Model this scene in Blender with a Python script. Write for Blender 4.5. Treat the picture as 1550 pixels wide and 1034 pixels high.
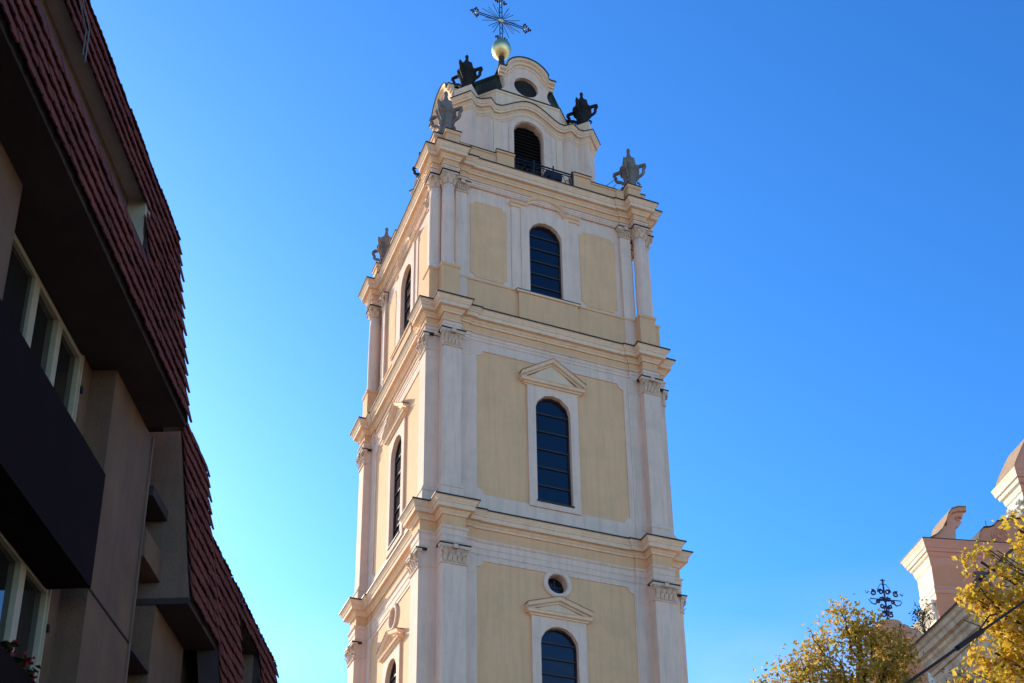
import bpy, bmesh, math, random
from math import sin, cos, pi, radians, sqrt, atan2
from mathutils import Vector, Matrix
for o in list(bpy.data.objects): bpy.data.objects.remove(o)
SC = bpy.context.scene
COL = SC.collection
R = radians

# ------------------------------------------------------------------ camera
cam = bpy.data.cameras.new("camera"); camo = bpy.data.objects.new("camera", cam); COL.objects.link(camo)
cx = Vector((0.92712957, -0.37453708, -0.01235904))
cy = Vector((-0.13749107, -0.37065562, 0.91853722))
cz = -Vector((0.34860719, 0.84990375, 0.39514129))
camo.matrix_world = Matrix(((cx.x, cy.x, cz.x, -18.3572), (cx.y, cy.y, cz.y, -44.9917), (cx.z, cy.z, cz.z, 1.6), (0, 0, 0, 1)))
cam.sensor_width = 36; cam.lens = 45.348; cam.shift_x = 0.00044; cam.shift_y = 0.33289
cam.clip_start = 0.1; cam.clip_end = 6000
SC.camera = camo

# ------------------------------------------------------------------ sky and sun
SUN_EL, SUN_AZ = R(22), R(-19)          # azimuth measured from +Y towards +X
w = bpy.data.worlds.new("World"); SC.world = w; w.use_nodes = True
nt = w.node_tree; nt.nodes.clear()
out = nt.nodes.new('ShaderNodeOutputWorld'); bg = nt.nodes.new('ShaderNodeBackground')
sky = nt.nodes.new('ShaderNodeTexSky'); sky.sky_type = 'NISHITA'; sky.sun_disc = False
sky.sun_elevation = SUN_EL; sky.sun_rotation = SUN_AZ
sky.altitude = 0; sky.air_density = 1.0; sky.dust_density = 0.6; sky.ozone_density = 2.5
hs = nt.nodes.new('ShaderNodeHueSaturation'); hs.inputs['Saturation'].default_value = 1.22
nt.links.new(sky.outputs[0], hs.inputs['Color']); 
tint = nt.nodes.new('ShaderNodeMixRGB'); tint.blend_type = 'MULTIPLY'; tint.inputs['Fac'].default_value = 1; tint.inputs['Color2'].default_value = (0.60, 0.78, 0.83, 1)
nt.links.new(hs.outputs[0], tint.inputs['Color1'])
gm = nt.nodes.new('ShaderNodeGamma'); gm.inputs[1].default_value = 1.35; nt.links.new(tint.outputs[0], gm.inputs[0])
# thin veil of cloud low in the sky
gt = nt.nodes.new('ShaderNodeTexCoord'); sx = nt.nodes.new('ShaderNodeSeparateXYZ'); nt.links.new(gt.outputs['Generated'], sx.inputs[0])
mr = nt.nodes.new('ShaderNodeMapRange'); mr.inputs['From Min'].default_value = 0.46; mr.inputs['From Max'].default_value = 0.30; nt.links.new(sx.outputs['Z'], mr.inputs['Value'])
mpp = nt.nodes.new('ShaderNodeMapping'); mpp.inputs['Scale'].default_value = (3, 3, 9); nt.links.new(gt.outputs['Generated'], mpp.inputs['Vector'])
cn = nt.nodes.new('ShaderNodeTexNoise'); cn.inputs['Scale'].default_value = 1.6; cn.inputs['Detail'].default_value = 6; nt.links.new(mpp.outputs[0], cn.inputs['Vector'])
cr0 = nt.nodes.new('ShaderNodeMapRange'); cr0.inputs['From Min'].default_value = 0.34; cr0.inputs['From Max'].default_value = 0.72; cr0.inputs['To Max'].default_value = 0.75; nt.links.new(cn.outputs['Fac'], cr0.inputs['Value'])
mm = nt.nodes.new('ShaderNodeMath'); mm.operation = 'MULTIPLY'; nt.links.new(mr.outputs[0], mm.inputs[0]); nt.links.new(cr0.outputs[0], mm.inputs[1])
cm = nt.nodes.new('ShaderNodeMixRGB'); cm.inputs['Color2'].default_value = (3.3, 3.5, 3.6, 1)
nt.links.new(mm.outputs[0], cm.inputs['Fac']); nt.links.new(gm.outputs[0], cm.inputs['Color1']); nt.links.new(cm.outputs[0], bg.inputs[0])
bg.inputs[1].default_value = 0.098
nt.links.new(bg.outputs[0], out.inputs[0])
sd = bpy.data.lights.new("sun", 'SUN'); sd.energy = 2.35; sd.angle = R(0.55); sd.color = (1.0, 0.86, 0.66)
so = bpy.data.objects.new("sun", sd); COL.objects.link(so)
sv = Vector((sin(SUN_AZ) * cos(SUN_EL), cos(SUN_AZ) * cos(SUN_EL), sin(SUN_EL)))
so.rotation_euler = sv.to_track_quat('Z', 'Y').to_euler(); so.location = sv * 200
SC.view_settings.view_transform = 'Standard'; SC.view_settings.look = 'None'
SC.view_settings.exposure = 1.5; SC.view_settings.gamma = 1

# ------------------------------------------------------------------ materials
def mat(name, col, col2=None, scale=3.0, rough=0.85, bump=0.0, bscale=40, metal=0.0, streak=0.0, stain=None, stain_amt=0.0, spec=0.3):
    m = bpy.data.materials.new(name); m.use_nodes = True; t = m.node_tree; N = t.nodes; Lk = t.links
    b = N['Principled BSDF']; b.inputs['Roughness'].default_value = rough; b.inputs['Metallic'].default_value = metal
    b.inputs['Specular IOR Level'].default_value = spec
    tc = N.new('ShaderNodeTexCoord')
    if col2 is None: col2 = tuple(c * 0.8 for c in col)
    n = N.new('ShaderNodeTexNoise'); n.inputs['Scale'].default_value = scale; n.inputs['Detail'].default_value = 7; n.inputs['Roughness'].default_value = 0.65
    Lk.new(tc.outputs['Object'], n.inputs['Vector'])
    cr = N.new('ShaderNodeValToRGB'); cr.color_ramp.elements[0].position = 0.3; cr.color_ramp.elements[1].position = 0.7
    cr.color_ramp.elements[0].color = (*col2, 1); cr.color_ramp.elements[1].color = (*col, 1)
    Lk.new(n.outputs['Fac'], cr.inputs['Fac'])
    last = cr.outputs['Color']
    if streak > 0:
        mp = N.new('ShaderNodeMapping'); mp.inputs['Scale'].default_value = (2.2, 2.2, 0.16)
        Lk.new(tc.outputs['Object'], mp.inputs['Vector'])
        n2 = N.new('ShaderNodeTexNoise'); n2.inputs['Scale'].default_value = 2.2; n2.inputs['Detail'].default_value = 8; n2.inputs['Roughness'].default_value = 0.7
        Lk.new(mp.outputs[0], n2.inputs['Vector'])
        r2 = N.new('ShaderNodeValToRGB'); r2.color_ramp.elements[0].position = 0.46; r2.color_ramp.elements[1].position = 0.75
        r2.color_ramp.elements[0].color = (0, 0, 0, 1); r2.color_ramp.elements[1].color = (streak, streak, streak, 1)
        Lk.new(n2.outputs['Fac'], r2.inputs['Fac'])
        mx = N.new('ShaderNodeMixRGB'); mx.inputs['Color2'].default_value = (*(stain or tuple(c * .35 for c in col)), 1)
        Lk.new(r2.outputs['Color'], mx.inputs['Fac']); Lk.new(last, mx.inputs['Color1']); last = mx.outputs['Color']
    if stain_amt > 0:
        n3 = N.new('ShaderNodeTexNoise'); n3.inputs['Scale'].default_value = 0.9; n3.inputs['Detail'].default_value = 9; n3.inputs['Roughness'].default_value = 0.7
        Lk.new(tc.outputs['Object'], n3.inputs['Vector'])
        r3 = N.new('ShaderNodeValToRGB'); r3.color_ramp.elements[0].position = 0.5; r3.color_ramp.elements[1].position = 0.72
        r3.color_ramp.elements[0].color = (0, 0, 0, 1); r3.color_ramp.elements[1].color = (stain_amt,) * 3 + (1,)
        Lk.new(n3.outputs['Fac'], r3.inputs['Fac'])
        mx = N.new('ShaderNodeMixRGB'); mx.inputs['Color2'].default_value = (*(stain or tuple(c * .4 for c in col)), 1)
        Lk.new(r3.outputs['Color'], mx.inputs['Fac']); Lk.new(last, mx.inputs['Color1']); last = mx.outputs['Color']
    Lk.new(last, b.inputs['Base Color'])
    if bump > 0:
        nb = N.new('ShaderNodeTexNoise'); nb.inputs['Scale'].default_value = bscale; nb.inputs['Detail'].default_value = 4
        Lk.new(tc.outputs['Object'], nb.inputs['Vector'])
        bp = N.new('ShaderNodeBump'); bp.inputs['Strength'].default_value = bump; bp.inputs['Distance'].default_value = 0.02
        Lk.new(nb.outputs['Fac'], bp.inputs['Height']); Lk.new(bp.outputs[0], b.inputs['Normal'])
    return m

M = {}
M['yellow'] = mat('yellow_plaster', (0.85, 0.475, 0.25), (0.78, 0.425, 0.215), 1.3, bump=0.25, bscale=25, streak=0.4, stain=(0.46, 0.31, 0.19), stain_amt=0.3)
M['white'] = mat('white_plaster', (0.85, 0.585, 0.445), (0.79, 0.53, 0.40), 1.5, bump=0.3, bscale=25, streak=0.5, stain=(0.42, 0.34, 0.27), stain_amt=0.3)
M['cream'] = mat('cream_moulding', (0.86, 0.60, 0.415), (0.80, 0.54, 0.365), 1.8, bump=0.2, bscale=25, streak=0.35, stain=(0.42, 0.30, 0.19), stain_amt=0.25)
M['ochre'] = mat('ochre_frieze', (0.84, 0.465, 0.24), (0.76, 0.41, 0.21), 1.8, bump=0.2, bscale=25, streak=0.3, stain=(0.38, 0.28, 0.18), stain_amt=0.25)
M['stone'] = mat('capital_sandstone', (0.76, 0.54, 0.41), (0.60, 0.41, 0.29), 6, bump=0.5, bscale=18, stain=(0.36, 0.22, 0.14), stain_amt=0.5)
M['lead'] = mat('lead_flashing', (0.045, 0.035, 0.035), (0.03, 0.022, 0.022), 5, rough=0.6)
M['copper'] = mat('weathered_copper', (0.022, 0.028, 0.022), (0.012, 0.014, 0.012), 2.5, rough=0.55, stain=(0.04, 0.13, 0.07), stain_amt=0.7)
M['urn_grey'] = mat('urn_grey_stone', (0.24, 0.20, 0.18), (0.13, 0.105, 0.095), 5, bump=0.5, bscale=15, stain=(0.07, 0.055, 0.05), stain_amt=0.6)
M['urn_black'] = mat('urn_blackened_stone', (0.022, 0.018, 0.018), (0.012, 0.010, 0.010), 5, bump=0.5, bscale=15)
M['iron'] = mat('wrought_iron', (0.02, 0.02, 0.03), (0.012, 0.012, 0.018), 6, rough=0.5)
M['ironblue'] = mat('blue_black_iron', (0.03, 0.03, 0.10), (0.02, 0.02, 0.06), 6, rough=0.5)
M['gold'] = mat('gilded_copper', (0.95, 0.74, 0.38), (0.78, 0.52, 0.20), 3, rough=0.38, metal=1.0)
M['bars'] = mat('glazing_bar_metal', (0.05, 0.035, 0.03), (0.035, 0.025, 0.02), 8, rough=0.6)
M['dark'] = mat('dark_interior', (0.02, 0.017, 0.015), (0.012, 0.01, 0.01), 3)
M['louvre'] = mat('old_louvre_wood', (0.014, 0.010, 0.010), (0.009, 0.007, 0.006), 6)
M['tile'] = mat('red_clay_tile', (0.24, 0.058, 0.040), (0.13, 0.034, 0.027), 1.6, rough=0.9, spec=0.15, bump=0.3, bscale=30, stain=(0.06, 0.025, 0.025), stain_amt=0.45)
M['plaster_brown'] = mat('brown_render', (0.23, 0.115, 0.066), (0.155, 0.078, 0.046), 1.4, bump=0.5, bscale=30, streak=0.5, stain=(0.085, 0.062, 0.05), stain_amt=0.4)
M['plaster_grey'] = mat('grey_concrete', (0.25, 0.142, 0.095), (0.18, 0.104, 0.07), 1.6, bump=0.5, bscale=30, streak=0.5, stain=(0.10, 0.075, 0.06), stain_amt=0.4)
M['recess'] = mat('grey_painted_boarding', (0.50, 0.40, 0.34), (0.40, 0.32, 0.28), 1.5, stain_amt=0.3)
M['soffit'] = mat('dark_soffit_boards', (0.075, 0.045, 0.042), (0.04, 0.024, 0.024), 1.2)
M['balcony'] = mat('black_brown_cladding', (0.018, 0.007, 0.008), (0.010, 0.005, 0.006), 1.2, rough=0.95, spec=0.1)
M['frame'] = mat('cream_window_frame', (0.50, 0.40, 0.28), (0.42, 0.32, 0.22), 6, rough=0.5)
M['pink'] = mat('pink_plaster', (0.85, 0.32, 0.165), (0.78, 0.28, 0.14), 1.6, bump=0.25, bscale=25, stain=(0.33, 0.19, 0.12), stain_amt=0.3)
M['pinkmould'] = mat('pale_pink_moulding', (0.86, 0.36, 0.23), (0.80, 0.31, 0.19), 1.8, bump=0.2, stain=(0.36, 0.22, 0.15), stain_amt=0.35)
M['sunlit_plaster'] = mat('peeling_sunlit_plaster', (0.88, 0.82, 0.72), (0.80, 0.68, 0.54), 2.5, bump=0.3, stain=(0.40, 0.27, 0.16), stain_amt=0.3)  # sunlit church plaster: brightness put into a paler colour, with random stains
M['grimy'] = mat('grimy_white_moulding', (0.72, 0.56, 0.43), (0.40, 0.28, 0.20), 2.2, bump=0.3, streak=0.6, stain=(0.13, 0.09, 0.07), stain_amt=0.6)
M['church'] = mat('church_wall_plaster', (0.42, 0.34, 0.24), (0.32, 0.26, 0.18), 1.2, bump=0.3, streak=0.4, stain_amt=0.3)
M['ledge'] = mat('weathered_brown_ledge', (0.42, 0.28, 0.17), (0.28, 0.18, 0.11), 3, bump=0.4)
M['bark'] = mat('bark', (0.07, 0.05, 0.035), (0.03, 0.022, 0.016), 6, bump=0.8, bscale=12)
M['cable'] = mat('black_rubber_cable', (0.012, 0.010, 0.010), (0.01, 0.008, 0.008), 5, rough=0.6)
M['wire'] = mat('pale_wire', (0.20, 0.18, 0.18), (0.14, 0.12, 0.12), 5, rough=0.5)
M['asphalt'] = mat('asphalt', (0.055, 0.053, 0.05), (0.04, 0.039, 0.037), 2, bump=0.5, bscale=60)
M['paving'] = mat('stone_paving', (0.22, 0.20, 0.18), (0.16, 0.15, 0.135), 1.2, bump=0.5, bscale=20)
M['kerb'] = mat('granite_kerb', (0.28, 0.27, 0.26), (0.2, 0.19, 0.185), 8)
M['grass'] = mat('ground_cobbles', (0.50, 0.36, 0.24), (0.42, 0.30, 0.19), 0.6, bump=0.5, bscale=10)
M['flower'] = mat('red_petal', (0.45, 0.015, 0.03), (0.3, 0.01, 0.02), 6)
M['leafgreen'] = mat('geranium_leaf', (0.04, 0.08, 0.02), (0.02, 0.04, 0.012), 6)

def glass(name, tint, rough=0.04, spec=0.9):
    m = bpy.data.materials.new(name); m.use_nodes = True; b = m.node_tree.nodes['Principled BSDF']
    N = m.node_tree.nodes; Lk = m.node_tree.links
    b.inputs['Base Color'].default_value = (*tint, 1); b.inputs['Roughness'].default_value = rough
    b.inputs['Specular IOR Level'].default_value = spec; b.inputs['IOR'].default_value = 1.6
    tc = N.new('ShaderNodeTexCoord'); n = N.new('ShaderNodeTexNoise'); n.inputs['Scale'].default_value = 1.1
    Lk.new(tc.outputs['Object'], n.inputs['Vector'])
    bp = N.new('ShaderNodeBump'); bp.inputs['Strength'].default_value = 0.12; bp.inputs['Distance'].default_value = 0.05
    Lk.new(n.outputs['Fac'], bp.inputs['Height']); Lk.new(bp.outputs[0], b.inputs['Normal'])
    return m
M['glass'] = glass('tower_window_glass', (0.004, 0.007, 0.018), spec=0.3)
M['glassb'] = glass('flat_window_glass', (0.02, 0.018, 0.016))

def leafmat(name, cols):
    m = bpy.data.materials.new(name); m.use_nodes = True; N = m.node_tree.nodes; Lk = m.node_tree.links; N.clear()
    o = N.new('ShaderNodeOutputMaterial'); g = N.new('ShaderNodeNewGeometry')
    cr = N.new('ShaderNodeValToRGB'); els = cr.color_ramp.elements
    for i, c in enumerate(cols):
        p = i / (len(cols) - 1)
        if i == 0: e = els[0]
        elif i == len(cols) - 1: e = els[-1]
        else: e = els.new(p)
        e.position = p; e.color = (*c, 1)
    Lk.new(g.outputs['Random Per Island'], cr.inputs['Fac'])
    d = N.new('ShaderNodeBsdfPrincipled'); d.inputs['Roughness'].default_value = 0.5; d.inputs['Specular IOR Level'].default_value = 0.3
    t = N.new('ShaderNodeBsdfTranslucent'); mx = N.new('ShaderNodeMixShader'); mx.inputs[0].default_value = 0.5
    Lk.new(cr.outputs[0], d.inputs['Base Color']); Lk.new(cr.outputs[0], t.inputs[0])
    Lk.new(d.outputs[0], mx.inputs[1]); Lk.new(t.outputs[0], mx.inputs[2]); Lk.new(mx.outputs[0], o.inputs[0])
    return m
M['leaf_a'] = leafmat('autumn_leaf_olive', [(0.20, 0.18, 0.03), (0.62, 0.42, 0.05), (0.36, 0.29, 0.05), (0.80, 0.54, 0.14), (0.62, 0.38, 0.13)])
M['leaf_b'] = leafmat('autumn_leaf_gold', [(0.68, 0.46, 0.03), (0.82, 0.54, 0.05), (0.45, 0.38, 0.04), (0.84, 0.50, 0.08), (0.62, 0.33, 0.04)])

# ------------------------------------------------------------------ mesh helpers
class MB:
    def __init__(s): s.v = []; s.f = []
    def add(s, vs, fs):
        n = len(s.v); s.v += [tuple(p) for p in vs]; s.f += [tuple(i + n for i in f) for f in fs]; return s
    def box(s, x0, x1, y0, y1, z0, z1):
        return s.add([(x0, y0, z0), (x1, y0, z0), (x1, y1, z0), (x0, y1, z0), (x0, y0, z1), (x1, y0, z1), (x1, y1, z1), (x0, y1, z1)],
                     [(0, 3, 2, 1), (4, 5, 6, 7), (0, 1, 5, 4), (1, 2, 6, 5), (2, 3, 7, 6), (3, 0, 4, 7)])
    def loft(s, rings, closed=True, cap0=False, cap1=False):
        n = len(rings[0]); base = len(s.v)
        for r in rings: s.v += [tuple(p) for p in r]
        for i in range(len(rings) - 1):
            for j in range(n if closed else n - 1):
                a = base + i * n + j; b = base + i * n + (j + 1) % n
                s.f.append((a, b, b + n, a + n))
        if cap0: s.f.append(tuple(base + j for j in range(n))[::-1])
        if cap1: s.f.append(tuple(base + (len(rings) - 1) * n + j for j in range(n)))
        return s
    def lathe(s, prof, n=20, c=(0, 0, 0), sx=1, sy=1):
        return s.loft([[(c[0] + sx * r * cos(2 * pi * j / n), c[1] + sy * r * sin(2 * pi * j / n), c[2] + z) for j in range(n)] for r, z in prof], True, True, True)
    def tube(s, pts, r, n=6, r1=None, cap=True):
        pts = [Vector(p) for p in pts]; rings = []
        for i, p in enumerate(pts):
            d = (pts[min(i + 1, len(pts) - 1)] - pts[max(i - 1, 0)]).normalized()
            u = d.cross(Vector((0, 0, 1)))
            if u.length < 0.05: u = d.cross(Vector((0, 1, 0)))
            u.normalize(); vv = d.cross(u)
            rr = r if r1 is None else r + (r1 - r) * i / max(1, len(pts) - 1)
            rings.append([p + u * rr * cos(2 * pi * k / n) + vv * rr * sin(2 * pi * k / n) for k in range(n)])
        return s.loft(rings, True, cap, cap)
    def prism(s, poly, y0, y1):      # poly in (x,z), extruded along y
        n = len(poly)
        s.add([(x, y0, z) for x, z in poly] + [(x, y1, z) for x, z in poly],
              [tuple(range(n)), tuple(range(2 * n - 1, n - 1, -1))] + [(i, (i + n), (i + 1) % n + n, (i + 1) % n) for i in range(n)])
        return s
    def slab(s, poly, z0, z1):       # poly in (x,y)
        n = len(poly)
        return s.add([(x, y, z0) for x, y in poly] + [(x, y, z1) for x, y in poly],
              [tuple(range(n - 1, -1, -1)), tuple(range(n, 2 * n))] + [(i, (i + 1) % n, (i + 1) % n + n, i + n) for i in range(n)])
    def mesh(s, name, m, smooth=False):
        me = bpy.data.meshes.new(name); me.from_pydata(s.v, [], s.f); me.update()
        bm = bmesh.new(); bm.from_mesh(me); bmesh.ops.recalc_face_normals(bm, faces=bm.faces)
        bm.to_mesh(me); bm.free(); me.materials.append(m)
        if smooth:
            me.polygons.foreach_set('use_smooth', [True] * len(me.polygons))
        return me
    def build(s, name, m, parent=None, smooth=False):
        o = bpy.data.objects.new(name, s.mesh(name, m, smooth)); COL.objects.link(o); o.parent = parent
        return o

def thing(name, label, cat, loc=(0, 0, 0), rz=0.0, group=None):
    o = bpy.data.objects.new(name, None); COL.objects.link(o); o.location = loc; o.rotation_euler = (0, 0, rz)
    o['label'] = label; o['category'] = cat
    if group: o['group'] = group
    return o
def tag(o, label, cat, group=None):
    o['label'] = label; o['category'] = cat
    if group: o['group'] = group
    return o
def copy_part(o, parent, loc=None, rz=None):
    c = o.copy(); COL.objects.link(c); c.parent = parent
    if loc is not None: c.location = loc
    if rz is not None: c.rotation_euler = (0, 0, rz)
    for ch in [k for k in COL.objects if k.parent == o]:
        copy_part(ch, c)
    return c
def four(o, parent):                 # the same part on the other three sides of the tower
    for k in (1, 2, 3): copy_part(o, parent, None, -k * pi / 2)
    return o
def rot4(pts):
    res = []
    for k in range(4):
        c, s_ = cos(k * pi / 2), sin(k * pi / 2)
        res += [(x * round(c) - y * round(s_), x * round(s_) + y * round(c)) for x, y in pts]
    return res

# ==================================================================== BELL TOWER
tower = thing('bell_tower', 'tall yellow and white baroque bell tower topped by a golden ball and cross', 'bell tower')

def outline(wr, f, a, b, o=0.0, st=0.06, s=0.5):
    """plan of an entablature: straight runs at wr, pilaster piers between a and b projecting to f"""
    A, B, F, W, S = a - o, b + o, f + o, wr + o, a - s - o
    q = [(-B, -B), (-B, -F), (-A, -F), (-A, -W - st), (-S, -W - st), (-S, -W), (S, -W), (S, -W - st), (A, -W - st), (A, -F), (B, -F)]
    return rot4(q)
def rings(prof, zt, par, sc=1.0):
    return [[(x, y, zt - d * sc) for x, y in outline(*par, o)] for d, o in prof]

CORN = [(-.12, 0.02), (0, .42), (.05, .42), (.07, .39), (.13, .37), (.19, .33), (.24, .32), (.25, .29), (.42, .28), (.42, .15), (.45, .14), (.50, .12), (.55, .07), (.62, .05), (.62, .012)]
def entablature(zt, zk, par):
    H = (zt - zk) / 1.903
    MB().loft(rings(CORN, zt, par)).build('cornice', M['cream'], tower)
    zb = zt - .62
    MB().loft(rings([(0, .012), (0, 0), (.50 * H * 1.0, 0)], zb, par)).build('frieze', M['ochre'], tower)
    za = zb - .50 * H
    k = za - zk
    MB().loft(rings([(0, 0), (0, .10), (.05 * k + .02, .10), (.14 * k, .06), (.15 * k, .045), (.45 * k, .045), (.46 * k, .03), (.52 * k, .02), (.78 * k, .02), (.79 * k, 0), (k, 0), (k, -.3)], za, par)).build('architrave', M['white'], tower)
    L = MB().loft([[(x, y, zt + dz) for x, y in outline(*par, o)] for dz, o in ((-.035, .424), (-.035, .445), (.022, .447), (.035, .42), (.13, .0), (.13, -.2))])
    L.build('cornice_flashing', M['lead'], tower)

def arch_r(hw, z0, zs, zc, th):
    """distance from (0,zc) to the boundary of an arched opening in direction th"""
    dx, dz = cos(th), sin(th); best = 1e9
    if abs(dx) > 1e-9:
        t = hw / abs(dx)
        if z0 - 1e-6 <= zc + t * dz <= zs + 1e-6: best = min(best, t)
    if dz < 0:
        t = (zc - z0) / -dz
        if abs(t * dx) <= hw + 1e-6: best = min(best, t)
    # circle centre (0,zs) radius hw
    ez = zc - zs
    B = ez * dz; Cc = ez * ez - hw * hw; D = B * B - Cc
    if D >= 0:
        t = -B + sqrt(D)
        if t > 0 and zc + t * dz >= zs - 1e-6: best = min(best, t)
    return best
def rect_r(x0, x1, z0, z1, xc, zc, th):
    dx, dz = cos(th), sin(th); t = 1e9
    if dx > 1e-9: t = min(t, (x1 - xc) / dx)
    if dx < -1e-9: t = min(t, (x0 - xc) / dx)
    if dz > 1e-9: t = min(t, (z1 - zc) / dz)
    if dz < -1e-9: t = min(t, (z0 - zc) / dz)
    return t
def angs(extra, n=48):
    A = sorted(set([round(2 * pi * i / n, 6) for i in range(n)] + [round(e % (2 * pi), 6) for e in extra]))
    B = [A[0]]
    for a_ in A[1:]:
        if a_ - B[-1] > 1e-4: B.append(a_)
    return B
def hole_ring(mb, rect, fn, c, y, corner_pts, depth=0.0, y2=None):
    """flat ring from a rectangle to the contour fn(th) at plane y, then a reveal of given depth"""
    xc, zc = c; x0, x1, z0, z1 = rect
    cs = [(x0, z0), (x1, z0), (x1, z1), (x0, z1)] + corner_pts
    A = angs([atan2(z - zc, x - xc) for x, z in cs])
    outer = []; inner = []; 
    for th in A:
        r = rect_r(x0, x1, z0, z1, xc, zc, th); outer.append((xc + r * cos(th), y, zc + r * sin(th)))
        r = fn(th); inner.append((xc + r * cos(th), y, zc + r * sin(th)))
    rg = [outer, inner]
    if depth: rg.append([(p[0], y + depth, p[2]) for p in inner])
    if y2 is not None: rg.insert(0, [(p[0], y2, p[2]) for p in outer])
    mb.loft(rg)
    return inner

def window_unit(z0, zs, hw, wl, depth, nb, mtl='glass', bar_m='bars', vb=0, ym=0.0, curtain=False):
    """pane, frame and glazing bars of an arched window set back in its reveal"""
    zc = (z0 + zs) / 2; y = -wl + depth
    A = angs([atan2(z - zc, x) for x, z in ((-hw, z0), (hw, z0), (hw, zs), (-hw, zs))])
    def cont(k): return [((arch_r(hw, z0, zs, zc, th) - k) * cos(th), (arch_r(hw, z0, zs, zc, th) - k) * sin(th) + zc) for th in A]
    win = bpy.data.objects.new('window', None)
    o1, o2 = cont(0.0), cont(0.07)
    fr = MB().loft([[(x, y - .05, z) for x, z in o1], [(x, y - .05, z) for x, z in o2], [(x, y + .02, z) for x, z in o2]])
    win = fr.build('window', M[bar_m], tower)
    pane = MB(); pane.add([(x, y, z) for x, z in o1], [tuple(range(len(o1)))])
    pane.build('pane', M[mtl], win)
    H = zs + hw - z0
    for i in range(1, nb + 1):
        z = z0 + H * i / (nb + 1)
        x = hw if z <= zs else sqrt(max(0.0, hw * hw - (z - zs) ** 2))
        MB().box(-x, x, y - .045, y - .005, z - .03, z + .03).build('glazing_bar', M[bar_m], win)
    for i in range(vb):
        x = -hw + 2 * hw * (i + 1) / (vb + 1)
        MB().box(x - .012, x + .012, y - .04, y - .006, z0, zs + sqrt(hw * hw - x * x)).build('glazing_bar', M[bar_m], win)
    return win

def notched(x0, x1, z0, z1, r, n=5):
    """rectangle with concave rounded corners (counter-clockwise)"""
    P = []
    for (cx_, cz_, a0) in ((x0, z0, 90), (x1, z0, 180), (x1, z1, 270), (x0, z1, 0)):
        for k in range(n + 1):
            t = R(a0 - 90 * k / n); P.append((cx_ + r * cos(t), cz_ + r * sin(t)))
    return P
def border_ring(x0, x1, z0, z1, inner, y, y_in):
    """white raised border between a rectangle and the inner contour"""
    c = (0, (z0 + z1) / 2)
    outr = []
    for x, z in inner:
        th = atan2(z - c[1], x - c[0]); r = rect_r(x0, x1, z0, z1, 0, c[1], th)
        outr.append((r * cos(th), r * sin(th) + c[1]))
    # keep true rectangle corners by snapping the closest points
    for cc in ((x0, z0), (x1, z0), (x1, z1), (x0, z1)):
        k = min(range(len(outr)), key=lambda i: (outr[i][0] - cc[0]) ** 2 + (outr[i][1] - cc[1]) ** 2); outr[k] = cc
    return MB().loft([[(x, y, z) for x, z in outr], [(x, y, z) for x, z in inner], [(x, y_in, z) for x, z in inner]])

def corner_piers(z0, z1, wl, f, a, b, base=True, m='white'):
    def q(o):
        A, B, F, W, S = a - o, b + o, f + o, wl + .055 + o * .5, a - .56
        return [(-S, -wl + .3), (-S, -W), (-A, -W), (-A, -F), (-B, -F), (-B, -B), (-F, -B), (-F, -A), (-W, -A), (-W, -S), (-wl + .3, -S)]
    if base: pr = [(z0 - .1, .07), (z0 + .62, .07), (z0 + .66, .10), (z0 + .72, .10), (z0 + .76, .05), (z0 + .84, .05), (z0 + .90, 0), (z1 - .75, 0), (z1 - .74, .025), (z1 - .68, .025), (z1 - .67, 0), (z1, 0)]
    else: pr = [(z0, 0), (z1, 0)]
    o = MB().loft([[(x, y, z) for x, y in q(k)] for z, k in pr]).build('corner_pilaster', M[m], tower)
    four(o, tower)
    return o

def volute(mb, cx_, cz_, y, r, sgn, th=0.05):
    pts = []
    for i in range(15):
        t = i / 14 * 1.75 * 2 * pi; rr = r * (1 - .052 * i)
        pts.append((cx_ + sgn * rr * cos(t + pi / 2), y - .015 * i * .3, cz_ + rr * sin(t + pi / 2)))
    mb.tube(pts, th, 5, th * .6)
def capital(xc, wdt, yf, zt, h):
    """composite pilaster capital on the front face: bell, leaf rows, corner volutes"""
    mb = MB(); hw = wdt / 2
    def ring(z, o): return [(xc - hw - o, yf + .1, z), (xc - hw - o, yf - o, z), (xc + hw + o, yf - o, z), (xc + hw + o, yf + .1, z)]
    mb.loft([ring(z, o) for z, o in ((zt - h, .0), (zt - h, .04), (zt - h + .06, .05), (zt - h + .08, .015), (zt - .26, .03), (zt - .16, .07), (zt - .14, .12), (zt - .04, .14), (zt - .04, .10))], True)
    rnd = random.Random(int(xc * 100) + int(zt * 10))
    for row, (zz, n, hh) in enumerate(((zt - h + .08, 5, .26), (zt - h + .26, 4, .24))):
        for i in range(n):
            x = xc - hw + wdt * (i + .5) / n; wl = wdt / n * .42
            y0 = yf - .02
            P = []
            for t, ww, oo in ((0, .8, .02), (.4, 1.0, .05), (.75, .85, .09), (1.0, .45, .14), (.9, .2, .17)):
                P.append([(x - wl * ww, y0 - oo, zz + hh * t), (x, y0 - oo - .03, zz + hh * t + .01), (x + wl * ww, y0 - oo, zz + hh * t)])
            mb.loft(P, False)
    for s_ in (-1, 1):
        volute(mb, xc + s_ * (hw - .03), zt - .23, yf - .10, .12, s_, .035)
        mb.tube([(xc + s_ * (hw - .14), yf - .06, zt - .12), (xc + s_ * .1, yf - .05, zt - .2), (xc + s_ * .04, yf - .03, zt - .4)], .03, 5)
    mb.box(xc - .09, xc + .09, yf - .2, yf - .05, zt - .19, zt - .03)
    o = mb.build('capital', M['stone'], tower)
    ab = MB()
    ab.box(xc - hw - .15, xc + hw + .15, yf - .16, yf + .3, zt - .03, zt + .02)
    ab.build('abacus_flashing', M['lead'], o)
    return o

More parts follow.
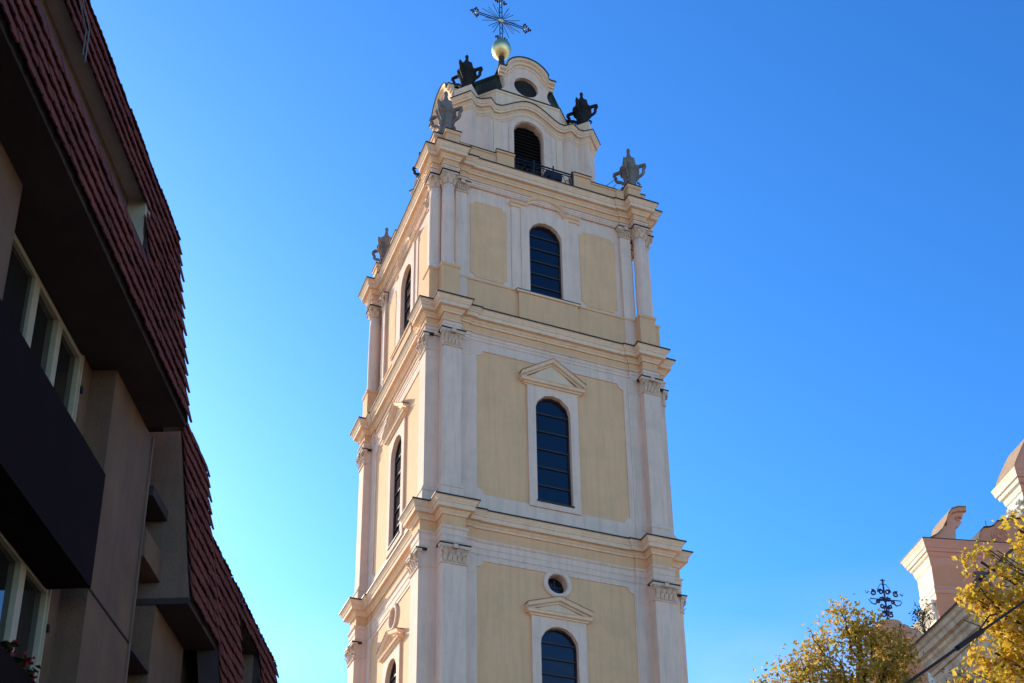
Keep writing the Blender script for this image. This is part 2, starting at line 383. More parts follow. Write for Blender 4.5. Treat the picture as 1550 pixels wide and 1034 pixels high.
def pediment(zb, zap, hw, wl):
    """triangular window pediment with raking mouldings"""
    zc = zb + .26
    y0 = -wl
    mb = MB()
    def bar(p0, p1, prof):   # moulding from p0 to p1 in (x,z); prof = (proj, offset normal)
        d = Vector((p1[0] - p0[0], 0, p1[1] - p0[1])); n = Vector((-d.z, 0, d.x)).normalized()
        if n.z < 0: n = -n
        mb.loft([[(p0[0] + n.x * k, y0 - pj, p0[1] + n.z * k) for pj, k in prof], [(p1[0] + n.x * k, y0 - pj, p1[1] + n.z * k) for pj, k in prof]], True, True, True)
    hor = [(0, 0), (.06, 0), (.08, .05), (.14, .06), (.15, .12), (.24, .14), (.26, .22), (.30, .26), (0, .26)]
    hb = [(0, 0)] + hor[1:-1] + [(0, .26)]
    # horizontal bed, tapering ends via steps
    for i, (pj, k) in enumerate(hor[1:-1]): pass
    mb.loft([[(-hw + .28 - pj, y0, zb + k), (-hw + .28 - pj, y0 - pj, zb + k), (hw - .28 + pj, y0 - pj, zb + k), (hw - .28 + pj, y0, zb + k)] for pj, k in hor[1:-1]], True, True, True)
    rk = [(0, -.02), (.12, -.02), (.14, .05), (.24, .07), (.28, .16), (.31, .2), (0, .2)]
    for s_ in (-1, 1):
        a_ = (s_ * (hw - .02), zc + .02); t_ = (0, zap - .2)
        pts0 = [(a_[0], y0 - pj, a_[1] + k) for pj, k in rk]; pts1 = [(t_[0], y0 - pj, t_[1] + k) for pj, k in rk]
        mb.loft([pts0, pts1], True, True, True)
    mb.add([(-hw + .2, y0 - .07, zc), (hw - .2, y0 - .07, zc), (0, y0 - .07, zap - .15)], [(0, 1, 2)])
    o = mb.build('pediment', M['cream'], tower)
    MB().add([(-hw - .02, y0 - .33, zc + .235), (0, y0 - .33, zap + .015), (0, y0, zap + .03), (-hw - .02, y0, zc + .25)], [(0, 1, 2, 3)]).add([(hw + .02, y0 - .33, zc + .235), (0, y0 - .33, zap + .015), (0, y0, zap + .03), (hw + .02, y0, zc + .25)], [(3, 2, 1, 0)]).build('pediment_flashing', M['stone'], o)
    return o

def storey(z0, z1, wl, zwin, surround, win, border, ped=None, circ=None, f=5.4, a=4.08, b=4.83, kz=None):
    """one storey below an entablature; z1 = its underside"""
    hw, w0, ws = win
    S = border[0] + .25
    mb = MB()
    # yellow wall with real openings
    zsplit = (circ[0] - circ[1] - .3) if circ else z1
    zc = (w0 + ws) / 2
    hole_ring(mb, (-S, S, z0, zsplit), lambda th: arch_r(hw, w0, ws, zc, th), (0, zc), -wl, [(-hw, w0), (hw, w0), (hw, ws), (-hw, ws)])
    if circ:
        hole_ring(mb, (-S, S, zsplit, z1), lambda th: circ[2], (0, circ[0]), -wl, [])
    four(mb.build('wall', M['yellow'], tower), tower)
    bx, b0, b1 = border
    inner = notched(-bx, bx, b0, b1, .26)
    four(border_ring(-S, S, z0 + .02, z1 + .02, inner, -wl - .035, -wl + .01).build('wall_border', M['white'], tower), tower)
    # window surround
    sm = MB(); sx, s0, s1 = surround
    hole_ring(sm, (-sx, sx, s0, s1), lambda th: arch_r(hw, w0, ws, zc, th), (0, zc), -wl - .09, [(-hw, w0), (hw, w0), (hw, ws), (-hw, ws)], depth=.09 + .18, y2=-wl)
    four(sm.build('window_surround', M['white'], tower), tower)
    four(window_unit(w0, ws, hw, wl, .15, 5, vb=0), tower)
    sl = MB().box(-hw - .03, hw + .03, -wl - .13, -wl + .25, w0 - .05, w0 + .012).build('window_sill', M['lead'], tower); four(sl, tower)
    if ped: four(pediment(*ped, wl), tower)
    if circ:
        zc2, ro, ri = circ
        rm = MB(); n = 40
        def cr(r, y): return [(r * cos(2 * pi * k / n), y, zc2 + r * sin(2 * pi * k / n)) for k in range(n)]
        rm.loft([cr(ro, -wl), cr(ro, -wl - .06), cr(ro - .06, -wl - .10), cr(ri + .04, -wl - .10), cr(ri, -wl - .06), cr(ri, -wl + .4)])
        o = rm.build('round_window_surround', M['white'], tower); four(o, tower)
        dm = MB(); dm.add(cr(ri, -wl + .33), [tuple(range(n))])
        o = dm.build('round_window_pane', M['glass'], tower)
        MB().box(-ri, ri, -wl + .29, -wl + .325, zc2 - .02, zc2 + .02).box(-.02, .02, -wl + .285, -wl + .325, zc2 - ri, zc2 + ri).build('glazing_bar', M['bars'], o)
        four(o, tower)
    corner_piers(z0, z1 + .05, wl, f, a, b)
    if kz:
        for s_ in (-1, 1):
            four(capital(s_ * (a + b) / 2, b - a, -f, kz, .78), tower)

Z2 = 27.016; Z1 = Z2 + 9.45; Z0 = Z2 + 17.699
K2 = Z2 - 1.903; K1 = Z2 + 7.987; K0 = Z2 + 16.436
# base storey (below the picture) and three storeys
storey(14.6, K2, 4.98, None, (1.13, 18.3, 23.05), (.77, 18.9, 21.96), (3.30, 15.4, 25.05 - .05), ped=(23.0, 23.92, 1.36), circ=(24.58, .60, .41), f=5.55, a=3.92, b=4.86, kz=K2)
storey(Z2 + .02, K1, 5.0, None, (1.12, 27.82, 33.5), (.77, 28.12, 32.44), (3.30, 27.90, 34.66), ped=(33.5, 34.92, 1.44), f=5.40, a=4.08, b=4.83, kz=K1)
entablature(Z2, K2, (4.94, 5.52, 3.94, 4.84))
entablature(Z1, K1, (5.02, 5.40, 4.13, 4.83))
entablature(Z0, K0, (4.83, 5.27, 4.20, 4.87))
# lower part of the tower down to the ground
pl = (4.98, 5.58, 3.9, 4.88)
MB().loft(rings(CORN, 14.6, pl)).build('cornice', M['cream'], tower)
MB().loft([[(x, y, z) for x, y in outline(*pl, o)] for z, o in ((14.1, 0), (1.4, 0), (1.35, .12), (0, .12))]).build('base_storey', M['yellow'], tower)
dr = MB().prism([(-1, 0), (1, 0), (1, 2.4), (.7, 3.0), (.4, 3.25), (0, 3.35), (-.4, 3.25), (-.7, 3.0), (-1, 2.4)], -5.35, -5.0).build('door', M['louvre'], tower)

# ---- belfry storey (free-standing columns)
def belfry():
    z0, z1, wl = Z1, K0, 4.74
    zd = 38.42
    hw, w0, ws = .77, 38.40, 41.72
    zc = (w0 + ws) / 2; S = 4.17
    mb = MB()
    hole_ring(mb, (-S, S, z0, z1 + .05), lambda th: arch_r(hw, w0, ws, zc, th), (0, zc), -wl, [(-hw, w0), (hw, w0), (hw, ws), (-hw, ws)])
    o = mb.build('wall', M['white'], tower); copy_part(o, tower, None, pi)
    mb = MB(); T_ = 3.72
    hole_ring(mb, (-T_, T_, z0, z1 + .05), lambda th: arch_r(hw, w0, ws, zc, th), (0, zc), -wl, [(-hw, w0), (hw, w0), (hw, ws), (-hw, ws)])
    o = mb.build('wall', M['white'], tower); o.rotation_euler = (0, 0, pi / 2); copy_part(o, tower, None, -pi / 2)
    for sx_ in (-1, 1):
        for sy_ in (-1, 1):
            P = [(sx_ * S, sy_ * wl), (sx_ * S, sy_ * 4.32), (sx_ * 4.62, sy_ * T_), (sx_ * wl, sy_ * T_)]
            MB().loft([[(x, y, z) for x, y in P] for z in (z0, z1 + .05)], False).build('corner_wall', M['white'], tower)
    for x0, x1 in ((-3.47, -1.80), (1.68, 3.42)):
        xc = (x0 + x1) / 2; hh = (x1 - x0) / 2
        P = [(x + xc, z) for x, z in notched(-hh, hh, 38.62, 42.74, .2, 4)]
        four(MB().prism(P, -wl - .02, -wl + .02).build('wall_panel', M['yellow'], tower), tower)
    # dado and window pedestal
    d = MB().box(-4.15, 4.15, -wl - .12, -wl + .1, z0, zd - .02).box(-4.2, 4.2, -wl - .15, -wl + .1, zd - .10, zd)
    d.box(-1.37, 1.37, -wl - .24, -wl - .1, z0, 38.24)
    four(d.build('dado', M['ochre'], tower), tower)
    s_ = MB().box(-1.46, 1.46, -wl - .30, -wl - .05, 38.24, 38.34).build('window_sill', M['cream'], tower)
    MB().box(-1.48, 1.48, -wl - .32, -wl + .25, 38.34, 38.37).build('sill_flashing', M['lead'], s_)
    four(s_, tower)
    # surround with side strips
    sm = MB()
    hole_ring(sm, (-1.15, 1.15, 38.37, 43.02), lambda th: arch_r(hw, w0, ws, zc, th), (0, zc), -wl - .10, [(-hw, w0), (hw, w0), (hw, ws), (-hw, ws)], depth=.26, y2=-wl)
    sm.box(-1.58, -1.15, -wl - .05, -wl + .05, 38.37, 43.1).box(1.15, 1.58, -wl - .05, -wl + .05, 38.37, 43.1)
    four(sm.build('window_surround', M['white'], tower), tower)
    four(window_unit(w0, ws, hw, wl, .14, 5), tower)
    # eyebrow hood moulding
    path = [(-1.66, 43.12), (-.98, 43.12)]
    for k in range(0, 13):
        t = pi * (1 - k / 12.0); path.append((.92 * cos(t) , 43.12 + .58 * sin(t) ** .9 if sin(t) > 0 else 43.12))
    path += [(.98, 43.12), (1.66, 43.12)]
    prof = [(0, -.12), (.10, -.10), (.12, -.02), (.2, .02), (.26, .10), (0, .12)]
    hm = MB().loft([[(x, -wl - pj, z + k) for pj, k in prof] for x, z in path], True, True, True)
    hm = hm.build('window_hood', M['cream'], tower); four(hm, tower)
    ff = MB()
    P2 = path + [(.98, 42.9), (-.98, 42.9)]
    # wall pilasters beside the columns, with capitals
    for s2 in (-1, 1):
        for xa, rots in ((3.66, (0, pi)), (3.19, (pi / 2, -pi / 2))):
            x0, x1 = sorted((s2 * xa, s2 * (xa + .51)))
            p = MB().box(x0, x1, -wl - .14, -wl + .02, z0, z1 - .5).build('corner_pilaster', M['white'], tower)
            c_ = capital((x0 + x1) / 2, .49, -wl - .14, z1, .55)
            for o_ in (p, c_):
                o_.rotation_euler = (0, 0, rots[0]); copy_part(o_, tower, None, rots[1])
    # projecting pedestals under the columns
    def q(o, a=4.16, b=4.92, f=5.33):
        A, B, F, W = a - o, b + o, f + o, wl
        return [(-A, -W + .3), (-A, -F), (-B, -F), (-B, -B), (-F, -B), (-F, -A), (-W + .3, -A), (-A, -A)]
    o = MB().loft([[(x, y, z) for x, y in q(k)] for z, k in ((z0 - .05, .05), (z0 + .25, .05), (z0 + .3, 0), (zd - .16, 0), (zd - .12, .04), (zd - .02, .05), (zd, .02))], True, False, True).build('column_pedestal', M['ochre'], tower)
    four(o, tower)
    # columns
    prof = [(.37, 0), (.37, .08), (.31, .10), (.34, .16), (.34, .20), (.285, .24), (.28, .5), (.28, 2.2), (.265, 3.8), (.245, 5.0), (.245, z1 - zd - .72), (.27, z1 - zd - .70), (.27, z1 - zd - .66), (.24, z1 - zd - .64), (.24, z1 - zd - .3)]
    for s2 in (-1, 1):
        c = bpy.data.objects.new('column', MB().lathe(prof, 24).mesh('column', M['white'], False)); COL.objects.link(c); c.parent = tower
        for pgn in c.data.polygons: pgn.use_smooth = True
        cap = MB().lathe([(.25, -.62), (.29, -.6), (.27, -.55), (.30, -.38), (.33, -.2), (.38, -.12)], 20, (0, 0, z1 - zd))
        zt = z1 - zd
        cap.box(-.36, .36, -.36, .36, zt - .12, zt - .03)
        for k in range(8):
            t = k * pi / 4
            for zz, hh, rr in ((zt - .58, .24, .29), (zt - .38, .22, .31)):
                t2 = t + (pi / 8 if zz > zt - .5 else 0); P = []
                for tt, ww, oo in ((0, .8, 0), (.5, 1, .04), (.85, .7, .09), (.95, .3, .13)):
                    P.append([((rr + oo) * cos(t2 + dd * ww), (rr + oo) * sin(t2 + dd * ww), zz + hh * tt) for dd in (-.3, 0, .3)])
                cap.loft(P, False)
        for k in range(4):
            t = pi / 4 + k * pi / 2
            cap.tube([((.28 + .02 * i) * cos(t), (.28 + .02 * i) * sin(t), zt - .36 + .04 * i) for i in range(6)] + [(.47 * cos(t), .47 * sin(t), zt - .2), (.46 * cos(t), .46 * sin(t), zt - .28), (.40 * cos(t), .40 * sin(t), zt - .27)], .045, 5)
        cp = cap.build('capital', M['stone'], c)
        MB().box(-.40, .40, -.40, .40, zt - .03, zt + .02).build('abacus_flashing', M['lead'], c)
        c.location = (s2 * 4.56, -4.975, zd)
        for k in (1, 2, 3):
            a_ = -k * pi / 2
            copy_part(c, tower, (c.location.x * cos(a_) - c.location.y * sin(a_), c.location.x * sin(a_) + c.location.y * cos(a_), zd), a_)
    # soft core so no daylight passes through the storey
belfry()

# ---- parapet and urn pedestals above the upper cornice
def parapet():
    zt = Z0 + .10
    for s_ in (-1, 1):
        p = MB()
        x0, x1 = sorted((s_ * 2.28, s_ * 3.95)); p.box(x0, x1, -4.86, -4.55, zt - .1, 45.58); p.box(x0, x1, -4.90, -4.52, 45.58, 45.66)
        x0, x1 = sorted((s_ * 1.46, s_ * 2.28)); p.box(x0, x1, -4.93, -4.48, zt - .1, 45.74); p.box(x0 - .03, x1 + .03, -4.98, -4.44, 45.74, 45.85)
        x0, x1 = sorted((s_ * 3.60, s_ * 3.98)); p.box(x0, x1, -4.91, -4.6, zt - .1, 45.60); p.box(x0, x1, -4.93, -4.58, 45.60, 45.70)
        o = p.build('parapet', M['ochre'], tower)
        f = MB(); x0, x1 = sorted((s_ * 2.32, s_ * 3.95)); f.box(x0, x1, -4.93, -4.5, 45.662, 45.69)
        x0, x1 = sorted((s_ * 1.41, s_ * 2.33)); f.box(x0, x1, -5.01, -4.42, 45.853, 45.885)
        f.build('parapet_flashing', M['lead'], o)
        four(o, tower)
    def q(o):
        a, b, f = 4.10, 4.72, 5.12
        A, B, F = a - o, b + o, f + o
        return [(-A, -4.6), (-A, -F), (-B, -F), (-B, -B), (-F, -B), (-F, -A), (-4.6, -A), (-A, -A)]
    o = MB().loft([[(x, y, z) for x, y in q(k)] for z, k in ((zt - .1, 0), (45.78, 0), (45.80, .04), (45.95, .05), (45.99, .03))], True, False, True).build('urn_pedestal', M['ochre'], tower)
    MB().loft([[(x, y, z) for x, y in q(k)] for z, k in ((45.97, .055), (45.97, .075), (46.0, .08), (46.03, 0))], True, False, True).build('pedestal_flashing', M['lead'], o)
    four(o, tower)
    # flat roof under the crown
    MB().slab([(-4.6, -4.6), (4.6, -4.6), (4.6, 4.6), (-4.6, 4.6)], Z0 + .05, Z0 + .16).build('terrace_roof', M['lead'], tower)
parapet()

def railing():
    r = MB(); y = -4.86
    z0, z1 = 44.86, 45.80
    r.box(-1.42, 1.42, y - .025, y + .025, z1 - .05, z1); r.box(-1.42, 1.42, y - .02, y + .02, z1 - .17, z1 - .14); r.box(-1.42, 1.42, y - .02, y + .02, z0, z0 + .04)
    for i, x in enumerate((-1.40, -.47, .47, 1.40)):
        r.box(x - .025, x + .025, y - .025, y + .025, z0 - .1, z1 + .09)
        r.lathe([(.01, 0), (.04, .03), (.04, .07), (.01, .13)], 8, (x, y, z1 + .07))
    for i in range(3):
        xm = -.935 + .935 * i
        for s_ in (-1, 1):
            pts = []
            for k in range(22):
                t = k / 21; a_ = t * 2.6 * pi; rr = .15 * (1 - .62 * t)
                pts.append((xm + s_ * (.24 + rr * cos(a_) * .9), y, z0 + .36 + rr * 1.35 * sin(a_)))
            r.tube(pts, .016, 5)
            r.tube([(xm, y, z0 + .05), (xm + s_ * .1, y, z0 + .4), (xm, y, z0 + .72)], .016, 5)
            r.tube([(xm + s_ * .44, y, z0 + .04), (xm + s_ * .36, y, z0 + .62), (xm + s_ * .24, y, z0 + .76)], .014, 5)
    return r.build('balcony_railing', M['iron'], tower)
four(railing(), tower)

# ---- crown storey with diagonal buttresses
def crown_outline(o, zf=lambda x: 0.0, z=0.0, arch=True):
    """half front face -> diagonal pier; o = offset outward from the wall"""
    s2 = o * .4142
    front = []
    xs = [-1.5 + .25 * i for i in range(13)]
    # right half of the corner (front face edge to the diagonal axis), walls
    c = [(1.80 - .32 * .1 - s2 * 0, -3.23 - o), (2.12, -3.53 - o), (2.40 + o * .3, -3.26 - o), (2.60 + o * .4, -3.26 - o), (2.93 + o * .55, -3.58 - o * .83), (3.58 + o * .83, -2.93 - o * .55)]
    c[1] = (2.05 + o * .1, -3.47 - o * 1.05)
    right = c[:5]
    res = []
    q = []
    # order: from left corner middle across the front to the right corner middle
    left = [(-x, y) for x, y in right][::-1]
    for x, y in left: q.append((x, y, zf(x)))
    for x in xs: q.append((x, -3.23 - o, zf(x)))
    for x, y in right: q.append((x, y, zf(x)))
    full = []
    for k in range(4):
        cc, ss = round(cos(k * pi / 2)), round(sin(k * pi / 2))
        full += [(x * cc - y * ss, x * ss + y * cc, z + dz) for x, y, dz in q]
    return full
def bump(x):
    return .78 * (0.5 + 0.5 * cos(pi * x / 1.55)) ** .7 if abs(x) < 1.55 else 0.0
ZC = 50.20
def crown():
    # walls with a tall arched opening on each side
    hw, w0, ws = .74, 44.85, 49.25
    mb = MB(); zc = (w0 + ws) / 2; wl = 3.23
    hole_ring(mb, (-1.77, 1.77, Z0, 50.3), lambda th: arch_r(hw, w0, ws, zc, th), (0, zc), -wl, [(-hw, w0), (hw, w0), (hw, ws), (-hw, ws)], depth=.32)
    o = mb.build('wall', M['white'], tower); four(o, tower)
    k = MB()
    c = [(1.77, -3.23), (2.05, -3.47), (2.40, -3.26), (2.60, -3.26), (2.93, -3.58), (3.58, -2.93), (3.26, -2.60), (3.26, -2.40), (3.47, -2.05), (3.23, -1.77)]
    k.loft([[(x, y, z) for x, y in c] for z in (Z0, 50.3)], False)
    four(k.build('diagonal_buttress', M['white'], tower), tower)
    # cream strip beside each opening side
    for s_ in (-1, 1):
        x0, x1 = sorted((s_ * 1.42, s_ * 1.765))
        four(MB().box(x0, x1, -3.262, -3.2, Z0, 49.9).build('wall_strip', M['cream'], tower), tower)
    k = MB().box(-1.0, -.76, -3.29, -3.2, Z0, 49.3).box(.76, 1.0, -3.29, -3.2, Z0, 49.3)
    n = 16
    k.loft([[( r * cos(pi * i / n), y, 49.25 + r * sin(pi * i / n)) for r, y in ((.755, -3.2), (.755, -3.29), (1.0, -3.29), (1.0, -3.2))] for i in range(n + 1)], False)
    four(k.build('window_surround', M['white'], tower), tower)
    # bedding band (cap zone) and cornice
    band = [(.0, .015), (.0, .07), (.10, .07), (.16, .03), (.62, .03), (.66, .0)]
    MB().loft([crown_outline(o, bump, ZC - .58 - d) for d, o in [(0, .0), (0, .09), (.06, .09), (.10, .05), (.16, .04), (.2, 0)]]).build('crown_architrave', M['cream'], tower)
    prof = [(-.10, .0), (0, .32), (.05, .32), (.08, .29), (.16, .25), (.20, .24), (.21, .21), (.33, .20), (.33, .11), (.38, .10), (.46, .04), (.52, .03), (.58, 0), (.60, 0)]
    MB().loft([crown_outline(o, bump, ZC - d) for d, o in prof]).build('crown_cornice', M['cream'], tower)
    MB().loft([crown_outline(o, bump, ZC + d) for d, o in ((-.03, .323), (-.03, .345), (.025, .345), (.04, .32), (.13, .0))], True, False, False).build('cornice_flashing', M['lead'], tower)
    # upper wall fill under arched cornice
    MB().prism([(-1.6, 49.9)] + [(x * .1, 50.15 + bump(x * .1) - .5) for x in range(-16, 17)] + [(1.6, 49.9)], -3.225, -2.9)
    # louvred shutters deep in the openings
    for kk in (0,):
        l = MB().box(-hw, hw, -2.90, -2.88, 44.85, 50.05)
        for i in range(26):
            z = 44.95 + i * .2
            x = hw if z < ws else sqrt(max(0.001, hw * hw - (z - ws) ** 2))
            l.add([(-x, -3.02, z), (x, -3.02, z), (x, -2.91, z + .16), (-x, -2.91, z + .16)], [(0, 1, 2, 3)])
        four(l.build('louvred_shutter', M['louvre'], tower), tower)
    # dark box: floodlight housing beside the railing
    MB().box(.25, 1.05, -4.55, -4.2, 45.62, 45.95).build('floodlight_housing', M['iron'], tower)
    # octagonal blocking course
    def octa(o): 
        a_, b_ = 1.62 + o * .414, 3.28 + o
        return rot4([(-a_, -b_), (a_, -b_)])
    MB().loft([[(x, y, z) for x, y in octa(o)] for z, o in ((ZC - .05, 0), (51.30, 0), (51.34, .04), (51.46, .05))]).build('blocking_course', M['cream'], tower)
    MB().loft([[(x, y, z) for x, y in octa(o)] for z, o in ((51.44, .055), (51.44, .08), (51.49, .085), (51.55, -.1))]).build('blocking_flashing', M['lead'], tower)
    # copper roof inside the octagon rising to the mast
    MB().loft([[(x * s_, y * s_, z) for x, y in octa(0)] for z, s_ in ((51.46, .97), (51.7, .90), (52.05, .85), (52.45, .83), (52.75, .86), (52.85, .89), (52.92, .89), (53.1, .78), (53.8, .50), (54.4, .30), (55.4, .15), (56.4, .06))], True, False, True).build('copper_roof', M['copper'], tower)
    # cross gables
    def gp(k=0.0):
        P = [(1.42 - k, 51.45), (1.34 - k, 51.75), (1.16 - k, 51.98), (1.09 - k, 52.2), (1.12 - k, 52.45), (1.26 - k, 52.75), (1.34 - k, 53.0 - k), (1.10 - k, 53.05 - k)]
        for i in range(0, 7):
            t = R(8 + 82 * i / 6); P.append(((1.06 - k) * cos(t), 53.05 - k + .95 * sin(t)))
        return P + [(-x, z) for x, z in P[::-1]]
    n_ = len(gp())
    body = MB(); P = gp(.06)
    body.prism(P, -2.75, 2.75); o = body.build('barrel_roof', M['copper'], tower); copy_part(o, tower, None, pi / 2)
    # front slab with round opening
    P = gp(); c0 = (0, 52.42); r0 = .60
    g = MB()
    def dense(P):
        Q = []
        for i in range(len(P)):
            a_, b_ = P[i], P[(i + 1) % len(P)]
            m_ = max(1, int(sqrt((a_[0] - b_[0]) ** 2 + (a_[1] - b_[1]) ** 2) / .15))
            Q += [(a_[0] + (b_[0] - a_[0]) * j / m_, a_[1] + (b_[1] - a_[1]) * j / m_) for j in range(m_)]
        return Q
    D = dense(P)
    inn = []
    for x, z in D:
        t = atan2(z - c0[1], x - c0[0]); inn.append((r0 * 1.04 * cos(t), c0[1] + r0 * sin(t)))
    g.loft([[(x, -2.75, z) for x, z in D], [(x, -3.10, z) for x, z in D], [(x, -3.10, z) for x, z in inn], [(x, -2.90, z) for x, z in inn]])
    g.build('gable', M['white'], tower)
    gob = [o for o in COL.objects if o.parent == tower and o.name.startswith('gable')][-1]
    MB().add([(x, -2.91, z) for x, z in inn], [tuple(range(len(inn)))]).build('gable_opening', M['dark'], gob)
    # crowning moulding that follows the arch
    path = [(-1.44, 53.0), (-1.12, 53.0)] + [(1.06 * cos(R(172 - 164 * i / 16)), 53.0 + .95 * sin(R(172 - 164 * i / 16))) for i in range(17)] + [(1.12, 53.0), (1.44, 53.0)]
    pr = [(0, -.34), (.05, -.33), (.07, -.22), (.14, -.2), (.16, -.1), (.26, -.04), (.28, .03), (.30, .06), (0, .08)]
    def nrm(i):
        a_ = path[max(0, i - 1)]; b_ = path[min(len(path) - 1, i + 1)]
        d = Vector((b_[0] - a_[0], b_[1] - a_[1])).normalized(); return (-d.y, d.x)
    rg = []
    for i, (x, z) in enumerate(path):
        nx, nz = nrm(i) if 2 < i < len(path) - 3 else (0, 1)
        rg.append([(x + nx * k_, -3.08 - pj, z + nz * k_) for pj, k_ in pr])
    mo = MB().loft(rg, True, True, True).build('gable_moulding', M['cream'], gob)
    rg = []
    for i, (x, z) in enumerate(path):
        nx, nz = nrm(i) if 2 < i < len(path) - 3 else (0, 1)
        ex = 0.03 * (-1 if i == 0 else (1 if i == len(path) - 1 else 0))
        rg.append([(x + ex + nx * .07, -3.42, z + nz * .07), (x + ex + nx * .11, -3.42, z + nz * .11), (x + ex + nx * .12, -2.7, z + nz * .12), (x + ex + nx * .07, -2.7, z + nz * .07)])
    MB().loft(rg, True, True, True).build('gable_flashing', M['lead'], gob)
    four(gob, tower)
crown()

# ---- urns
def urn(mtl):
    p = [(.37, 0), (.37, .08), (.31, .12), (.26, .20), (.28, .28), (.31, .36), (.29, .46), (.29, .62), (.32, .85), (.37, 1.02), (.45, 1.10), (.48, 1.18), (.47, 1.24), (.36, 1.28), (.27, 1.31), (.32, 1.36), (.32, 1.55), (.28, 1.66), (.29, 1.71), (.20, 1.78), (.12, 1.90), (.08, 2.05), (.065, 2.12), (.085, 2.18), (.085, 2.26), (.05, 2.33), (.01, 2.36)]
    n = 24; mb = MB()
    mb.loft([[(r * (1 + .05 * cos(6 * 2 * pi * j / n)) * cos(2 * pi * j / n), r * (1 + .05 * cos(6 * 2 * pi * j / n)) * sin(2 * pi * j / n), z) for j in range(n)] for r, z in p], True, True, True)
    for k in range(8):
        t = k * pi / 4 + .2
        mb.lathe([(.01, 0), (.07, .03), (.07, .1), (.01, .14)], 6, (.30 * cos(t), .30 * sin(t), .12))
    o = mb.build('urn', mtl, tower)
    for k in range(4):
        t = pi / 4 + k * pi / 2
        pts = [(.38, 1.20), (.48, 1.27), (.60, 1.27), (.72, 1.26), (.76, 1.18), (.71, 1.10), (.67, 1.02), (.68, .92), (.62, .84), (.54, .80), (.44, .76), (.36, .68), (.27, .62)]
        h = MB(); h.tube([(r * cos(t), r * sin(t), z) for r, z in pts], .085, 6, .065)
        h.tube([(r * cos(t), r * sin(t), z) for r, z in ((.34, .5), (.42, .44), (.47, .36), (.43, .3), (.38, .32))], .045, 6, .03)
        h.tube([(r * cos(t), r * sin(t), z) for r, z in ((.72, 1.22), (.78, 1.27), (.77, 1.31))], .055, 6, .04)
        h.build('handle', mtl, o)
    return o
ug = urn(M['urn_grey']); ug.location = (-4.55, -4.55, 46.0); ug.scale = (1, 1, 1.2)
for x, y in ((4.55, -4.55), (4.55, 4.55), (-4.55, 4.55)): copy_part(ug, tower, (x, y, 46.0))
ub = urn(M['urn_black']); ub.location = (-3.0, -3.0, 50.86); ub.scale = (1, 1, 1.08)
for x, y in ((3.0, -3.0), (3.0, 3.0), (-3.0, 3.0)): copy_part(ub, tower, (x, y, 50.86))
for x, y in ((-3, -3), (3, -3), (3, 3), (-3, 3)):
    c, s_ = cos(pi / 4), sin(pi / 4)
    P = [(x + u * c - v * s_, y + u * s_ + v * c) for u, v in ((-.45, -.45), (.45, -.45), (.45, .45), (-.45, .45))]
    MB().slab(P, ZC - .1, 50.87).build('urn_pedestal', M['cream'], tower)
# stay wires holding the parapet urns
for (p0, p1) in (((4.0, -4.3, 47.05), (3.0, -3.2, 46.4)), ((4.0, -4.2, 46.75), (3.2, -2.9, 45.9)), ((-4.2, -4.5, 47.1), (-3.1, -3.4, 46.4))):
    MB().tube([p0, p1], .014, 5).build('stay_wire', M['iron'], tower)

# ---- mast, golden ball and cross
MB().lathe([(.26, 56.2), (.20, 57.0), (.15, 57.5), (.17, 57.75), (.12, 57.9)], 16).build('mast', M['lead'], tower, True)
ball = MB().lathe([(.02, -.60), (.16, -.57), (.30, -.47), (.42, -.30), (.49, -.1), (.505, .08), (.46, .28), (.35, .44), (.20, .54), (.08, .60), (.05, .75)], 28, (0, 0, 58.28)).build('golden_ball', M['gold'], tower, True)
def cross():
    zc = 60.43
    mb = MB()
    r = .028
    for s_ in (-1, 1):
        mb.tube([(s_ * .065, 0, 59.0), (s_ * .065, 0, 61.9)], r, 6)
        mb.tube([(-1.32, 0, zc + s_ * .065), (1.32, 0, zc + s_ * .065)], r, 6)
    mb.tube([(0, 0, 58.8), (0, 0, 59.05)], .035, 6)
    for i in range(8):
        mb.box(-.065, .065, -.012, .012, 59.1 + i * .38, 59.13 + i * .38)
    def tre(x, z, dx, dz):
        mb.tube([(x, 0, z), (x + dx * .16, 0, z + dz * .16)], .02, 5)
        for (ox, oz) in ((.30 * dx, .30 * dz), (.19 * dx + .08 * dz, .19 * dz + .08 * dx), (.19 * dx - .08 * dz, .19 * dz - .08 * dx)):
            mb.lathe([(.012, -.055), (.05, -.035), (.06, 0), (.05, .035), (.012, .055)], 8, (x + ox, 0, z + oz))
    for ex, ez, d in ((-1.38, zc, (-1, 0)), (1.38, zc, (1, 0)), (0, 61.78, (0, 1)), (0, 59.12, (0, -1))):
        if d[1] != -1: tre(ex, ez, *d)
        p = (d[1], d[0])
        tre(ex, ez, abs(p[0]), abs(p[1])); tre(ex, ez, -abs(p[0]), -abs(p[1]))
    o = mb.build('cross', M['ironblue'], tower)
    rm = MB()
    for k in range(16):
        t = R(22.5) * k
        if k % 4 == 0: continue
        L = 1.15 if k % 2 else 1.0
        rm.tube([(.12 * cos(t), 0, zc + .12 * sin(t)), (L * cos(t), 0, zc + L * sin(t))], .020, 4)
    for k in range(8):
        t = R(45) * k + R(11)
        rm.tube([(.12 * cos(t), 0, zc + .12 * sin(t)), (.9 * cos(t), 0, zc + .9 * sin(t))], .016, 4)
    rm.build('rays', M['ironblue'], o)
    g = MB().lathe([(.02, -.17), (.12, -.12), (.17, 0), (.12, .12), (.02, .17)], 12, (0, 0, zc), 1, .5)
    for ex, ez in ((-1.38, zc), (1.38, zc), (0, 61.78), (0, 59.12)): g.lathe([(.01, -.07), (.06, -.03), (.06, .03), (.01, .07)], 8, (ex, 0, ez))
    g.build('gilded_centre', M['gold'], o)
cross()

